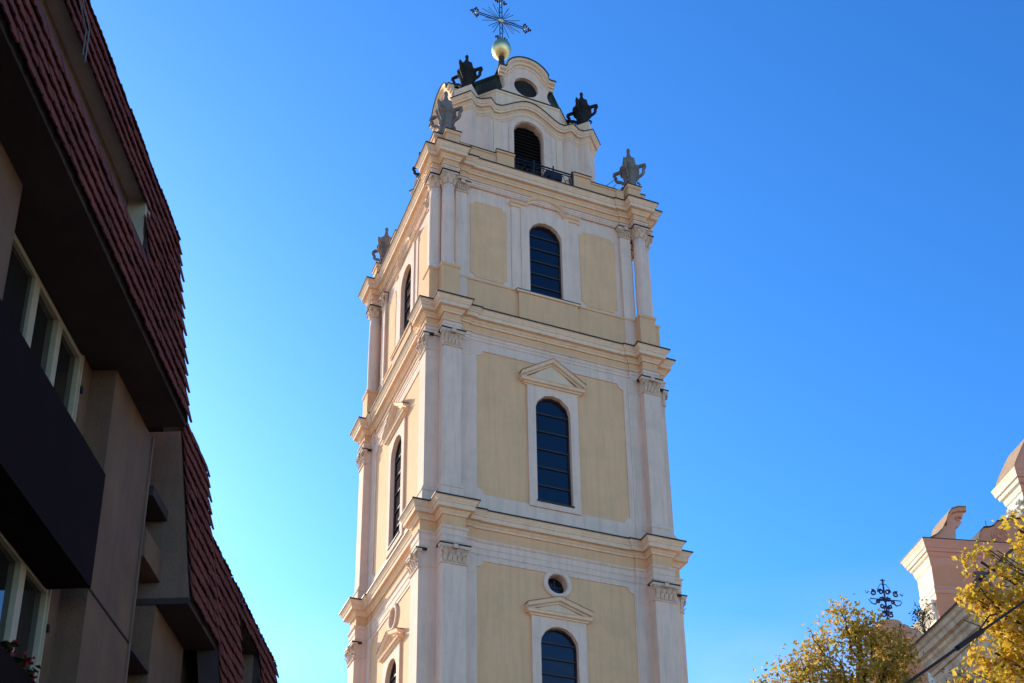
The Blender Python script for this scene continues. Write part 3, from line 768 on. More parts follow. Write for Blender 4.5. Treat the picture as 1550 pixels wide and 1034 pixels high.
# ==================================================================== GROUND
def ground():
    AZ = R(24)
    e = MB(); e.add([(-3000, -3000, -.02), (3000, -3000, -.02), (3000, 3000, -.02), (-3000, 3000, -.02)], [(0, 1, 2, 3)])
    g = e.build('ground', M['grass']); g['kind'] = 'structure'
    st = MB().add([(-3.4, -40, -.012), (3.6, -40, -.012), (3.6, 36, -.012), (-3.4, 36, -.012)], [(0, 1, 2, 3)]).build('street', M['asphalt'])
    pv = MB().box(-5.4, -3.55, -40, 36, -.3, .12).box(3.75, 14, -40, 30, -.3, .12).build('pavement', M['paving'])
    kb = MB().box(-3.55, -3.4, -40, 36, -.3, .13).box(3.6, 3.75, -40, 36, -.3, .13).build('kerb', M['kerb'])
    for o in (st, pv, kb):
        o['kind'] = 'structure'; o.location = (-18.357, -44.992, 0); o.rotation_euler = (0, 0, -AZ)
ground()

# ==================================================================== APARTMENT BUILDING (left)
apt = thing('apartment_building', 'dark brown apartment block with stepped red tiled mansard roof and black balconies', 'building', (-18.357, -44.992, 0), -R(24))
KM = -.131          # mansard: u changes with height
def mu(z, u0=-4.6, z0=11.44): return u0 + KM * (z - z0)
def tiles(mb, v0, v1, z0, z1, u0, zr, expo=.232, tw=.19, seed=1, hole=None):
    rnd = random.Random(seed); z = z0; row = 0
    nrm = Vector((1, 0, -KM)).normalized()
    while z < z1 - .02:
        off = (row % 2) * tw / 2
        v = v0 - off
        while v < v1:
            a, b = max(v, v0), min(v + tw * .97, v1)
            vm = (a + b) / 2
            if b - a > .05 and not (hole and hole[0] <= vm <= hole[1] and hole[2] - .05 <= z + expo * .5 <= hole[3]):
                jz = rnd.uniform(-.012, .012); ju = rnd.uniform(-.006, .008)
                zt = min(z + expo * 1.25, z1 + .02)
                def P(vv, zz, o): return (mu(zz, u0, zr) + o + ju, vv, zz)
                rb = .045
                vs = []
                for o_, th in ((.050, 0), (.030, 0)):
                    vs += [P(a, z + rb + jz, o_), P(a + (b - a) * .22, z + .012 + jz, o_), P(vm, z + jz, o_ + .008), P(b - (b - a) * .22, z + .012 + jz, o_), P(b, z + rb + jz, o_), P(b, zt, .012 if o_ > .04 else 0), P(a, zt, .012 if o_ > .04 else 0)]
                mb.add(vs, [(0, 1, 2, 3, 4, 5, 6), (13, 12, 11, 10, 9, 8, 7)] + [(i, i + 7, (i + 1) % 7 + 7, (i + 1) % 7) for i in range(7)])
            v += tw
        z += expo; row += 1
def apartment():
    V0, V1 = -4.0, 14.0
    # ---------- tiled mansard of the near block, with a recessed slot
    hole = (V0 - 1, 12.33, 12.72, 13.60)
    t = MB(); tiles(t, V0, V1, 11.40, 14.47, -4.6, 11.44, seed=3, hole=hole)
    t.build('mansard_tiles', M['tile'], apt)
    b = MB()     # mansard backing: lower band, upper band, end piece, top
    def band(v0, v1, z0, z1, d=.22, u0=-4.6, zr=11.44):
        b.add([(mu(z0, u0, zr), v0, z0), (mu(z1, u0, zr), v0, z1), (mu(z1, u0, zr) - d, v0, z1), (mu(z0, u0, zr) - d, v0, z0),
               (mu(z0, u0, zr), v1, z0), (mu(z1, u0, zr), v1, z1), (mu(z1, u0, zr) - d, v1, z1), (mu(z0, u0, zr) - d, v1, z0)],
              [(0, 1, 2, 3), (7, 6, 5, 4), (0, 4, 5, 1), (1, 5, 6, 2), (2, 6, 7, 3), (3, 7, 4, 0)])
    band(V0, V1, 11.44, 12.70); band(V0, 12.33, 13.62, 14.47, .35); band(12.33, V1, 12.70, 14.47)
    b.build('roof_backing', M['soffit'], apt)
    s = MB().box(-6.2, mu(12.7) - .02, V0, 12.33, 12.58, 12.70).box(-6.2, -5.08, V0, 12.27, 12.7, 14.3)
    s.build('roof_recess', M['plaster_grey'], apt)
    MB().box(-5.2, mu(13.6) - .005, V0, 12.27, 13.585, 13.618).build('recess_ceiling', M['recess'], apt)
    MB().box(-6.2, mu(13.1) - .03, 12.27, 12.45, 12.70, 13.62).build('recess_end_wall', M['frame'], apt)
    MB().box(-13, -4.985, V0, V1, 14.47, 14.53).build('roof_deck', M['lead'], apt)
    MB().box(-5.6, -4.62, V0, V1 - .02, 11.36, 11.44).box(-13, -5.6, V0, V1 - .02, 11.40, 11.46).build('soffit', M['soffit'], apt)
    # gable end wall of the near block
    MB().add([(mu(11.44) - .03, V1 - .05, 11.44), (mu(14.47) - .03, V1 - .05, 14.47), (-13, V1 - .05, 14.47), (-13, V1 - .05, 11.44)], [(0, 1, 2, 3)]).build('gable_wall', M['plaster_grey'], apt)
    # ---------- facade: piers, spandrels
    f = MB()
    for v0, v1 in ((12.75, 14.22), (8.3, 9.75), (3.85, 5.3), (-.6, .85), (-3.9, -3.6)):
        f.box(-6.0, -5.13, v0, v1, 0, 11.36)
    f.build('wall_pier', M['plaster_brown'], apt)
    MB().box(-5.128, -5.118, 12.75, 14.22, 8.36, 8.385).box(-5.128, -5.118, 8.3, 9.75, 8.36, 8.385).build('joint', M['dark'], apt)
    MB().box(-5.129, -5.105, 14.20, 14.245, 3, 11.36).build('corner_bead', M['plaster_grey'], apt)
    wl = MB()
    for v0, v1 in ((9.75, 12.75), (5.3, 8.3), (.85, 3.85), (-3.6, -.6)):
        wl.box(-6.0, -5.46, v0, v1, 8.22, 9.45).box(-6.0, -5.46, v0, v1, 5.1, 6.45).box(-6, -5.46, v0, v1, 0, .5)
        wl.box(-6.0, -5.46, v0, v1, 3.6, 5.1)
        wl.box(-6.0, -5.44, v1 - .27, v1 + .01, .5, 11.36)
        wl.box(-6.0, -5.44, v0 - .01, v0 + .04, .5, 11.36)
    wl.build('facade_wall', M['plaster_brown'], apt)
    # ---------- windows
    def win(v0, v1, z0, z1, mull):
        u = -5.45
        w_ = MB().box(u - .09, u, v0, v1, z1 - .07, z1).box(u - .09, u, v0, v1, z0, z0 + .07).box(u - .09, u, v0, v0 + .07, z0, z1).box(u - .09, u + .01, v1 - .09, v1, z0, z1)
        w_.box(u - .12, u + .03, v1 - .045, v1 - .015, z0, z1)
        for m_, wd in mull:
            w_.box(u - .09, u + .005, m_ - wd / 2, m_ + wd / 2, z0 + .07, z1 - .07)
        o = w_.build('window', M['frame'], apt)
        ed = [v0] + [m_ for m_, _ in mull] + [v1]
        for i in range(len(ed) - 1):
            tilt = (.0, .015, -.01)[i % 3]
            MB().add([(u - .05, ed[i] + .03, z0 + .03), (u - .05 + tilt, ed[i + 1] - .03, z0 + .03), (u - .05 + tilt, ed[i + 1] - .03, z1 - .03), (u - .05, ed[i] + .03, z1 - .03)], [(0, 1, 2, 3)]).build('pane', M['glassb'], o)
        # hinges and latch
        MB().box(u, u + .05, v1 - .02, v1 + .03, z0 + .45, z0 + .53).box(u, u + .05, v1 - .02, v1 + .03, z1 - .5, z1 - .42).build('hinge', M['iron'], o)
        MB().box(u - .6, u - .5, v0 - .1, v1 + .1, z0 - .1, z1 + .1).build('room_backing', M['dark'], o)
        return o
    for dv in (0, -4.45, -8.9):
        win(9.8 + dv, 12.46 + dv, 9.45, 11.33, [(10.30 + dv, .10), (11.04 + dv, .14), (11.74 + dv, .12)])
        win(9.8 + dv, 12.48 + dv, 6.45, 8.21, [(10.2 + dv, .13), (11.0 + dv, .13), (11.76 + dv, .14)])
        win(9.8 + dv, 12.48 + dv, 1.0, 3.6, [(11.4 + dv, .12)])
        for zb, zt in ((8.17, 9.62), (5.08, 6.60)):
            bx = MB().box(-5.44, -4.95, 8.0 + dv, 12.37 + dv, zb, zt)
            bx.build('balcony_box', M['balcony'], apt)
    # ---------- recess between blocks: sills and loggia parapet
    r = MB().box(-6.2, -5.42, 14.2, 15.0, 0, 11.4)
    r.build('loggia_wall', M['plaster_grey'], apt)
    MB().box(-5.42, -5.07, 14.32, 14.98, 10.55, 10.70).build('window_sill', M['soffit'], apt)
    MB().box(-5.42, -5.08, 14.26, 14.99, 9.62, 10.02).build('loggia_parapet', M['plaster_brown'], apt)
    for zz in (8.3, 7.6): MB().box(-5.42, -5.10, 14.26, 14.99, zz, zz + .06).build('loggia_ledge', M['soffit'], apt)
    for z0_ in (8.75, 6.5): MB().box(-5.43, -5.40, 14.28, 14.98, z0_, z0_ + .95).build('loggia_window', M['glassb'], apt)
    # ---------- second block
    U2, ZR2 = -4.66, 9.39
    def m2(z): return mu(z, U2, ZR2)
    fin = MB().prism([(-5.9, 9.39), (m2(9.39) - .02, 9.39), (m2(12.0) - .02, 12.0), (-5.9, 12.0)], 15.0, 15.14)
    fin.build('side_wall', M['plaster_grey'], apt)
    t2 = MB(); tiles(t2, 15.0, 16.45, 9.36, 12.35, U2, ZR2, seed=5)
    t2.build('mansard_tiles', M['tile'], apt)
    b2 = MB()
    b2.prism([(m2(9.39), 9.39), (m2(12.35), 12.35), (m2(12.35) - .3, 12.35), (m2(9.39) - .3, 9.39)], 15.14, 16.40)
    b2.box(-13, m2(12.35) - .02, 15.0, 16.42, 12.33, 12.39)
    b2.build('roof_backing', M['soffit'], apt)
    MB().box(-5.9, m2(9.39) - .02, 15.0, 16.45, 9.30, 9.39).build('soffit', M['soffit'], apt)
    MB().box(-13, -5.9, 14.2, 16.4, 0, 12.33).box(-5.9, -5.12, 15.02, 16.4, 0, 9.30).box(-12.9, -6.2, V0 + .05, 13.9, 0, 14.4).build('block_wall', M['plaster_brown'], apt)
    # ---------- third block with dormer recess
    t3 = MB(); tiles(t3, 16.45, 21.1, 7.6, 11.1, U2, ZR2, seed=7, hole=(18.0, 19.55, 9.0, 10.62))
    t3.build('mansard_tiles', M['tile'], apt)
    b3 = MB()
    def pr(v0, v1, z0, z1): b3.prism([(m2(z0), z0), (m2(z1), z1), (m2(z1) - .3, z1), (m2(z0) - .3, z0)], v0, v1)
    pr(16.46, 18.0, 7.6, 11.1); pr(19.55, 21.08, 7.6, 11.1); pr(18.0, 19.55, 10.62, 11.1); pr(18.0, 19.55, 7.6, 9.0)
    b3.box(-13, m2(11.1) - .02, 16.45, 21.08, 11.08, 11.14)
    b3.build('roof_backing', M['soffit'], apt)
    MB().box(-5.9, -4.9, 18.0, 18.05, 9.0, 10.62).box(-5.9, -4.9, 19.5, 19.55, 9.0, 10.62).box(-5.9, -5.8, 18.0, 19.55, 9.0, 10.62).box(-5.8, -4.86, 18.05, 19.5, 8.96, 9.02).build('dormer_recess', M['plaster_grey'], apt)
    MB().box(-5.79, -5.77, 18.2, 19.35, 9.1, 10.5).build('dormer_window', M['glassb'], apt)
    MB().box(-13, -5.2, 16.42, 21.0, 0, 11.08).box(-5.2, -4.5, 16.5, 21.0, 7.5, 7.58).build('block_wall', M['plaster_brown'], apt)
    # thin twin wires on the near eave
    wr = MB()
    for k in (0, .035):
        wr.tube([(-4.80 + k, 8.9, 13.9), (-4.76 + k, 9.4, 13.75), (-4.72 + k, 9.7, 13.45), (-4.72 + k, 9.72, 13.1 - k * 3)], .008, 5)
    wr.build('eave_wire', M['wire'], apt)
apartment()
# potted geraniums on the lower balcony
def geranium(v, h, seed, label):
    rnd = random.Random(seed)
    e = Vector((sin(R(24)), cos(R(24)), 0)); n = Vector((cos(R(24)), -sin(R(24)), 0))
    p = Vector((-18.357, -44.992, 0)) + e * v + n * -5.0 + Vector((0, 0, 6.58))
    g = thing('geranium', label, 'plant', p, 0, 'geraniums along the lower balcony')
    st = MB(); fl = MB(); lf = MB()
    for i in range(7):
        a = rnd.uniform(0, 6.28); t = Vector((cos(a) * rnd.uniform(.03, .13), sin(a) * rnd.uniform(.03, .13), h * rnd.uniform(.6, 1)))
        st.tube([(0, 0, 0), (t.x * .5, t.y * .5, t.z * .6), t], .006, 4)
        for k in range(5):
            q = t * rnd.uniform(.5, .95) + Vector((rnd.uniform(-.05, .05), rnd.uniform(-.05, .05), 0)); r = .035; a2 = rnd.uniform(0, 6)
            lf.add([q + Vector((r * cos(a2 + j), r * sin(a2 + j), rnd.uniform(-.015, .015))) for j in (0, 1.5, 3, 4.6)], [(0, 1, 2, 3)])
        if i % 2 == 0:
            for k in range(9):
                q = t + Vector((rnd.gauss(0, .022), rnd.gauss(0, .022), rnd.gauss(0, .02))); r = .018; a2 = rnd.uniform(0, 6); b2 = rnd.uniform(0, 3)
                fl.add([q + Vector((r * cos(a2 + j), r * sin(a2 + j) * cos(b2), r * sin(a2 + j) * sin(b2))) for j in (0, 1.5, 3, 4.6)], [(0, 1, 2, 3)])
    st.build('stem', M['leafgreen'], g); lf.build('leaves', M['leafgreen'], g); fl.build('blossom', M['flower'], g)
geranium(10.62, .12, 1, 'red geranium at the left edge of the lower black balcony')
geranium(10.92, .12, 2, 'red geranium beside the cream window mullion on the lower black balcony')
geranium(11.15, .08, 9, 'small low geranium nearest the brown pier on the lower balcony')

# ==================================================================== CHURCH (right)
CH = R(13.5)
ch = thing('church', 'baroque church with grimy moulded eaves and pink gable pillars lit from the left', 'church', (-18.357, -44.992, 0), -CH)
def rect_rings(prof, x0, x1, y0, y1, zt):
    """rectangle plan mouldings: (drop, offset)"""
    return [[(x0 - o, y0 - o, zt - d), (x1 + o, y0 - o, zt - d), (x1 + o, y1 + o, zt - d), (x0 - o, y1 + o, zt - d)] for d, o in prof]
def church():
    # nave: long wall whose eaves run away from the viewer (local y), facing left
    X = 16.49; zt = 17.0
    prof = [(.03, .0), (0, .0), (-.02, -.02), (0, -.04)]
    prof = [(0, 0), (-.04, 0.0), (-.10, .05), (-.18, .08), (-.22, .14), (-.36, .18), (-.40, .30), (-.50, .32), (-.56, .40), (-.70, .43), (-.74, .52), (-.86, .54), (-.86, .60), (-1.25, .60), (-1.28, .54), (-1.34, .54), (-1.42, .62), (-1.75, .64), (-1.78, .70)]
    m = MB().loft([[(X + o, 6, zt + d), (X + o, 31.6, zt + d)] for d, o in prof], False)
    m.loft([[(X + o, 31.6, zt + d), (24, 31.6, zt + d)] for d, o in prof[:]], False)
    m.build('eaves_cornice', M['grimy'], ch)
    MB().box(X + .70, 32, 6, 31.5, 0, zt - 1.0).build('nave_wall', M['church'], ch)
    MB().add([(X - .04, 5.95, zt + .01), (X - .04, 31.65, zt + .01), (X + 4.6, 31.65, zt + 1.1), (X + 4.6, 5.95, zt + 1.1)], [(0, 1, 2, 3)]).add([(X - .04, 5.95, zt - .05), (X - .04, 31.65, zt - .05), (X - .04, 31.65, zt + .01), (X - .04, 5.95, zt + .01)], [(0, 1, 2, 3)]).add([(X + 4.6, 31.65, zt + 1.1), (X + 4.6, 5.95, zt + 1.1), (X + 9, 5.95, zt + 1.1), (X + 9, 31.65, zt + 1.1)], [(0, 1, 2, 3)]).build('nave_roof', M['lead'], ch)
    # rainwater pipe at the eaves
    g = MB().tube([(X + .05, 27.3, zt + .12), (X - .12, 27.3, zt + .10), (X - .17, 27.3, zt - .1), (X - .08, 27.3, zt - .32), (X + .3, 27.3, zt - .75)], .13, 12)
    g.lathe([(.15, 0), (.15, .1)], 12, (X + .05, 27.3, zt + .05)); g.build('rainwater_pipe', M['plaster_grey'], ch, True)
    # tall windows in nave wall (below the picture)
    for y in (9, 14, 19, 24, 29):
        n = 10
        P = [(y - .9, 7), (y + .9, 7)] + [(y + .9 * cos(pi * i / n), 12 + .9 * sin(pi * i / n)) for i in range(n + 1)]
        MB().add([(X + .66, a, b) for a, b in P], [tuple(range(len(P)))]).build('nave_window', M['glass'], ch)
    # ---- facade: pillar block 1 (front pink, left side paler, its sunlight put into the colour)
    F = 43.78
    x0, x1 = 24.56, 30.2; y0, y1 = F + .42, F + 1.75; zt = 28.10
    pc = [(0, .42), (.04, .42), (.08, .40), (.16, .36), (.34, .30), (.36, .27), (.50, .25), (.50, .20), (.64, .17), (.72, .10), (.95, .06), (1.02, .04), (1.10, 0)]
    def sides(pc, mat_front, mat_side, nm, zt=zt, x0=x0, x1=x1, y0=y0, y1=y1):
        MB().loft([[(x0 - o, y0 - o, zt - d), (x1 + o, y0 - o, zt - d), (x1 + o, y1 + o, zt - d)] for d, o in pc], False).build(nm, mat_front, ch)
        MB().loft([[(x1 + o, y1 + o, zt - d), (x0 - o, y1 + o, zt - d), (x0 - o, y0 - o, zt - d)] for d, o in pc], False).build(nm, mat_side, ch)
    sides(pc, M['pinkmould'], M['sunlit_plaster'], 'gable_cornice')
    sides([(1.10, 0), (2.02, 0)], M['pink'], M['sunlit_plaster'], 'gable_frieze')
    sides([(2.02, 0), (2.02, .05), (2.12, .05), (2.14, .03), (2.34, .03), (2.34, .0)], M['pinkmould'], M['sunlit_plaster'], 'gable_architrave')
    sides([(2.34, 0), (2.40, 0), (12.5, -.0)], M['pink'], M['sunlit_plaster'], 'gable_pillar')
    MB().add([(x0 - .44, y0 - .44, zt), (x1 + .44, y0 - .44, zt), (x1 + .44, y1 + .44, zt), (x0 - .44, y1 + .44, zt), (x0 - .44, y0 - .44, zt + .03), (x1 + .44, y0 - .44, zt + .03), (x1 + .44, y1 + .44, zt + .03), (x0 - .44, y1 + .44, zt + .03)], [(0, 3, 2, 1), (4, 5, 6, 7), (0, 1, 5, 4), (1, 2, 6, 5), (2, 3, 7, 6), (3, 0, 4, 7)]).build('gable_flashing', M['lead'], ch)
    # raised vertical strip at the left of the front face and composite capital on the lit side
    MB().box(x0 - .02, x0 + .5, y0 - .05, y0 + .01, 15.5, zt - 2.45).build('pilaster_strip', M['pink'], ch)
    MB().box(x0 - .09, x0 + .02, y0 + .12, y1 - .12, 15.5, zt - 2.9).build('side_pilaster', M['sunlit_plaster'], ch)
    cp = MB()
    for k in (0, 1):
        yy = (y0 + .22, y1 - .2)[k]
        pts = [(x0 - .13, yy + .16 * cos(i * .6) * (1 - .05 * i), zt - 2.95 + .18 * sin(i * .6) * (1 - .05 * i)) for i in range(14)]
        cp.tube(pts, .07, 6, .05)
    cp.box(x0 - .22, x0 - .02, y0 + .05, y1 - .05, zt - 2.76, zt - 2.62)
    for i in range(5):
        yv = y0 + .25 + i * .2
        cp.tube([(x0 - .08, yv, zt - 3.45), (x0 - .12, yv, zt - 3.25), (x0 - .22, yv, zt - 3.12)], .07, 5, .05)
    for i in range(9):
        cp.lathe([(.01, -.12), (.07, -.05), (.07, .05), (.01, .12)], 6, (x0 - .12, (y0 + y1) / 2 + .04 * (-1) ** i, zt - 3.7 - i * .27))
    cp.build('side_capital', M['sunlit_plaster'], ch)
    # ---- broken pediment horn: swept front with volute
    def horn(ox, oz, sc=1.0, flip=1):
        top = [(24.27, 28.13), (24.60, 28.24), (24.95, 28.45), (25.25, 28.75), (25.48, 29.15), (25.62, 29.50), (25.80, 29.75), (26.1, 29.87), (26.47, 29.89)]
        un = [(26.36, 29.62), (26.30, 29.42), (26.14, 29.32), (26.24, 29.18), (26.10, 29.02), (25.92, 28.93), (25.86, 28.6), (25.81, 28.13)]
        P = [(24.27 + (x - 24.27) * flip * sc + ox, 28.13 + (z - 28.13) * sc + oz) for x, z in top + un]
        o = MB().prism(P, F + .35, F + 1.55).build('pediment_horn', M['pinkmould'], ch)
        tp = P[:len(top)]
        MB().loft([[(x, y, z + dz) for y, dz in ((F + .22, .0), (F + .22, .05), (F + 1.72, .05), (F + 1.72, .0))] for x, z in tp], True, True, True).build('horn_flashing', M['ledge'], o)
        rb = MB().loft([[(x, y, z - dz) for y, dz in ((F + .24, .02), (F + .24, .18), (F + .36, .22), (F + .36, .02))] for x, z in tp[4:]], True, True, True)
        rb.build('horn_moulding', M['pink'], o)
        cx_, cz_ = P[len(top) + 2][0] - .05 * flip, P[len(top) + 2][1] + .02
        MB().tube([(cx_ + .15 * cos(i * .55) * (1 - .05 * i) * flip, F + .32, cz_ + .15 * sin(i * .55) * (1 - .05 * i)) for i in range(15)], .04, 6, .02).build('horn_volute', M['pink'], o)
    horn(0, 0)
    # ---- scrolled crest in the middle
    P = [(27.02, 28.13), (26.93, 28.5), (27.05, 28.85), (27.25, 29.08), (27.55, 29.12), (27.75, 29.2), (27.9, 29.42), (28.2, 29.52), (28.8, 29.62), (31.5, 29.9), (31.5, 28.13), (27.6, 28.13), (27.5, 28.45), (27.3, 28.45), (27.2, 28.13)]
    o = MB().prism(P, F + .5, F + 1.6).build('crest', M['pink'], ch)
    MB().loft([[(x, y, z + dz) for y, dz in ((F + .42, 0), (F + .42, .04), (F + 1.68, .04), (F + 1.68, 0))] for x, z in P[1:10]], True, True, True).build('crest_flashing', M['lead'], o)
    for r_ in (.36, .24, .13): MB().tube([(27.95 + r_ * cos(i * pi / 10), F + .48, 28.75 + r_ * sin(i * pi / 10)) for i in range(21)], .035, 6).build('crest_rosette', M['pinkmould'], o)
    MB().tube([(27.72, F + 1, 29.2), (27.72, F + 1, 29.75)], .015, 5).build('crest_rod', M['iron'], o)
    # ---- upper pillar at the right edge
    pu = dict(zt=32.1, x0=29.45, x1=33.0, y0=F + .6, y1=F + 1.9)
    pcu = [(0, .40), (.05, .40), (.12, .37), (.40, .30), (.42, .24), (.62, .20), (.70, .10), (.95, .05), (1.0, 0)]
    sides(pcu, M['pinkmould'], M['sunlit_plaster'], 'upper_cornice', **pu)
    sides([(1.0, 0), (1.4, 0), (1.4, .08), (1.5, .08), (1.5, 0), (4.2, -.0)], M['pink'], M['sunlit_plaster'], 'upper_pillar', **pu)
    cp = MB()
    for yy in (F + .82, F + 1.68):
        cp.tube([(29.32, yy + .16 * cos(i * .6) * (1 - .05 * i), 30.63 + .18 * sin(i * .6) * (1 - .05 * i)) for i in range(14)], .07, 6, .05)
    for i in range(5): cp.tube([(29.4, F + .85 + i * .2, 30.08), (29.35, F + .85 + i * .2, 30.33), (29.25, F + .85 + i * .2, 30.48)], .07, 5, .05)
    cp.build('side_capital', M['sunlit_plaster'], ch)
    P = [(29.15, 32.1), (29.25, 32.4), (29.4, 32.7), (29.6, 33.05), (29.85, 33.5), (30.1, 33.9), (30.7, 34.5), (33, 34.9), (33, 32.1)]
    o = MB().prism(P, F + .5, F + 2.0).build('upper_horn', M['pinkmould'], ch)
    MB().loft([[(x, y, z + dz) for y, dz in ((F + .42, 0), (F + .42, .04), (F + 2.08, .04), (F + 2.08, 0))] for x, z in P[0:8]], True, True, True).build('horn_flashing', M['ledge'], o)
    # rear body of the church under the gable pieces
    MB().box(24.7, 40, F + .7, F + 25, 0, 25.5).build('facade_body', M['church'], ch)
    # ---- weathered stone pedestal carrying the iron cross
    ps = MB().lathe([(.80, 15.0), (.78, 22.0), (.86, 22.05), (.84, 22.4), (.62, 22.5), (.50, 22.62), (.52, 22.72), (.40, 22.78)], 20, (20.85, 41.4, 0)).build('cross_pedestal', M['pink'], ch, True)
    MB().lathe([(.55, 15.0), (.55, 21.7), (.62, 21.75), (.62, 22.1), (.5, 22.3), (.1, 22.4)], 18, (21.45, 41.2, 0)).build('stone_drum', M['pinkmould'], ch, True)
    MB().box(19.9, 24.6, 41.9, 46, 0, 21.2).build('side_chapel_wall', M['sunlit_plaster'], ch)
church()
def iron_cross(name, label, loc, s, tilt):
    """ornate wrought iron cross made of scrolls"""
    mb = MB()
    mb.tube([(0, 0, 0), (0, 0, 1.85)], .036, 6)
    mb.tube([(-.62, 0, 1.02), (.62, 0, 1.02)], .02, 5)
    def ringr(x, z, r, th=.028): mb.tube([(x + r * cos(i * pi / 8), 0, z + r * sin(i * pi / 8)) for i in range(17)], th, 5)
    def spi(x, z, r, sg, a0=0):
        mb.tube([(x + sg * r * (1 - i / 22) * cos(a0 + i * .5), 0, z + r * (1 - i / 22) * sin(a0 + i * .5)) for i in range(17)], .038, 5, .026)
    for s_ in (-1, 1):
        spi(s_ * .14, 1.33, .11, s_, 0); spi(s_ * .45, 1.27, .12, s_, 1); spi(s_ * .15, 1.05, .09, s_, 2); spi(s_ * .15, .76, .09, s_, 3)
        spi(s_ * .15, .42, .12, s_, 1); spi(s_ * .28, .92, .07, s_, 0)
        mb.tube([(s_ * .62, 0, 1.3), (s_ * .70, 0, 1.22), (s_ * .74, 0, 1.34)], .025, 5, .01)
        mb.tube([(s_ * .30, 0, .92), (s_ * .42, 0, .80), (s_ * .55, 0, .84), (s_ * .66, 0, 1.0)], .035, 5, .012)
        mb.tube([(0, 0, 1.62), (s_ * .10, 0, 1.66), (s_ * .18, 0, 1.54), (s_ * .26, 0, 1.42)], .018, 5, .01)
        mb.tube([(0, 0, 1.78), (s_ * .1, 0, 1.82)], .02, 5)
        mb.tube([(0, 0, .3), (s_ * .12, 0, .16), (s_ * .2, 0, .22)], .025, 5, .012)
    ringr(0, .62, .09); ringr(0, 1.0, .06)
    mb.tube([(.0, 0, .9), (.22, .2, 0)], .012, 4)
    o = mb.build(name, M['ironblue']); o.location = loc; o.scale = (s, s, s); o.rotation_euler = (0, 0, tilt)
    tag(o, label, 'iron cross')
    return o
def chp(x, y, z):
    c, s_ = cos(-CH), sin(-CH)
    return (-18.357 + x * c - y * s_, -44.992 + x * s_ + y * c, z)
iron_cross('iron_cross', 'dark wrought iron cross of scrolls standing on the stone pedestal above the left tree', chp(20.9, 41.4, 22.72), 1.06, R(-10))
iron_cross('iron_cross', 'small dark iron cross half hidden behind the curved pink pediment horn', chp(26.15, 45.3, 28.1), .62, R(-40))

# ==================================================================== TREES
def leaf_mesh(name, m, lobes, size, seed, clump=.22, parent=None):
    rnd = random.Random(seed); vs = []; fs = []
    for (c, r, n) in lobes:
        c = Vector(c); nc = max(3, int(n / 26)); cs = []
        for i in range(nc):
            while True:
                d = Vector((rnd.uniform(-1, 1), rnd.uniform(-1, 1), rnd.uniform(-1, 1)))
                if d.length < 1: break
            d = d.normalized() * d.length ** .45
            cs.append(c + Vector((d.x * r[0], d.y * r[1], d.z * r[2])))
        for i in range(n):
            q = rnd.choice(cs); p = q + Vector((rnd.gauss(0, clump), rnd.gauss(0, clump), rnd.gauss(0, clump * .8)))
            s_ = size * rnd.uniform(.55, 1.25)
            u = Vector((rnd.gauss(0, 1), rnd.gauss(0, 1), rnd.gauss(0, .7))).normalized(); v = u.cross(Vector((rnd.gauss(0, 1), rnd.gauss(0, 1), rnd.gauss(0, 1)))).normalized()
            k = u.cross(v) * s_ * .18; b = len(vs)
            vs += [p - u * s_ * .55, p + v * s_ * .38 - u * s_ * .05 + k, p + u * s_ * .6, p - v * s_ * .38 - u * s_ * .05 + k]
            fs.append((b, b + 1, b + 2, b + 3))
    me = bpy.data.meshes.new(name); me.from_pydata([tuple(v) for v in vs], [], fs); me.update(); me.materials.append(m)
    o = bpy.data.objects.new(name, me); COL.objects.link(o); o.parent = parent
    return o
def branch(mb, p0, p1, r0, r1, rnd, n=6, wob=.12):
    p0, p1 = Vector(p0), Vector(p1); L = (p1 - p0).length; pts = [p0]
    for i in range(1, n):
        t = i / n; pts.append(p0.lerp(p1, t) + Vector((rnd.gauss(0, 1), rnd.gauss(0, 1), rnd.gauss(0, .6))) * wob * L * .3 * sin(pi * t))
    pts.append(p1); mb.tube([tuple(p) for p in pts], r0, 7, r1); return pts
def tree(label, base, top, lobes, size, m, seed, clump, twigs=3, trunk_r=.28):
    t = thing('autumn_tree', label, 'tree', base); rnd = random.Random(seed)
    B = Vector(base); mb = MB()
    T = Vector(top) - B
    tr = branch(mb, (0, 0, 0), T * .55, trunk_r, trunk_r * .6, rnd, 7, .08)
    tr2 = branch(mb, T * .55, T, trunk_r * .6, .03, rnd, 7, .1)
    sp = tr + tr2
    loc = [((Vector(c) - B), r, n) for c, r, n in lobes]
    for c, r, n in loc:
        s0 = min(sp, key=lambda q: (q - Vector((c.x * .4, c.y * .4, c.z - 1.6 - .3 * Vector((c.x, c.y, 0)).length))).length)
        pts = branch(mb, s0, c, .06, .018, rnd, 6, .14)
        for k in range(twigs):
            q = rnd.choice(pts[2:]); d = Vector((rnd.uniform(-1, 1) * r[0], rnd.uniform(-1, 1) * r[1], rnd.uniform(-.3, 1) * r[2]))
            branch(mb, q, c + d * .9, .02, .006, rnd, 4, .15)
    mb.build('trunk', M['bark'], t)
    leaf_mesh('crown', m, loc, size, seed + 5, clump, t)
    return t
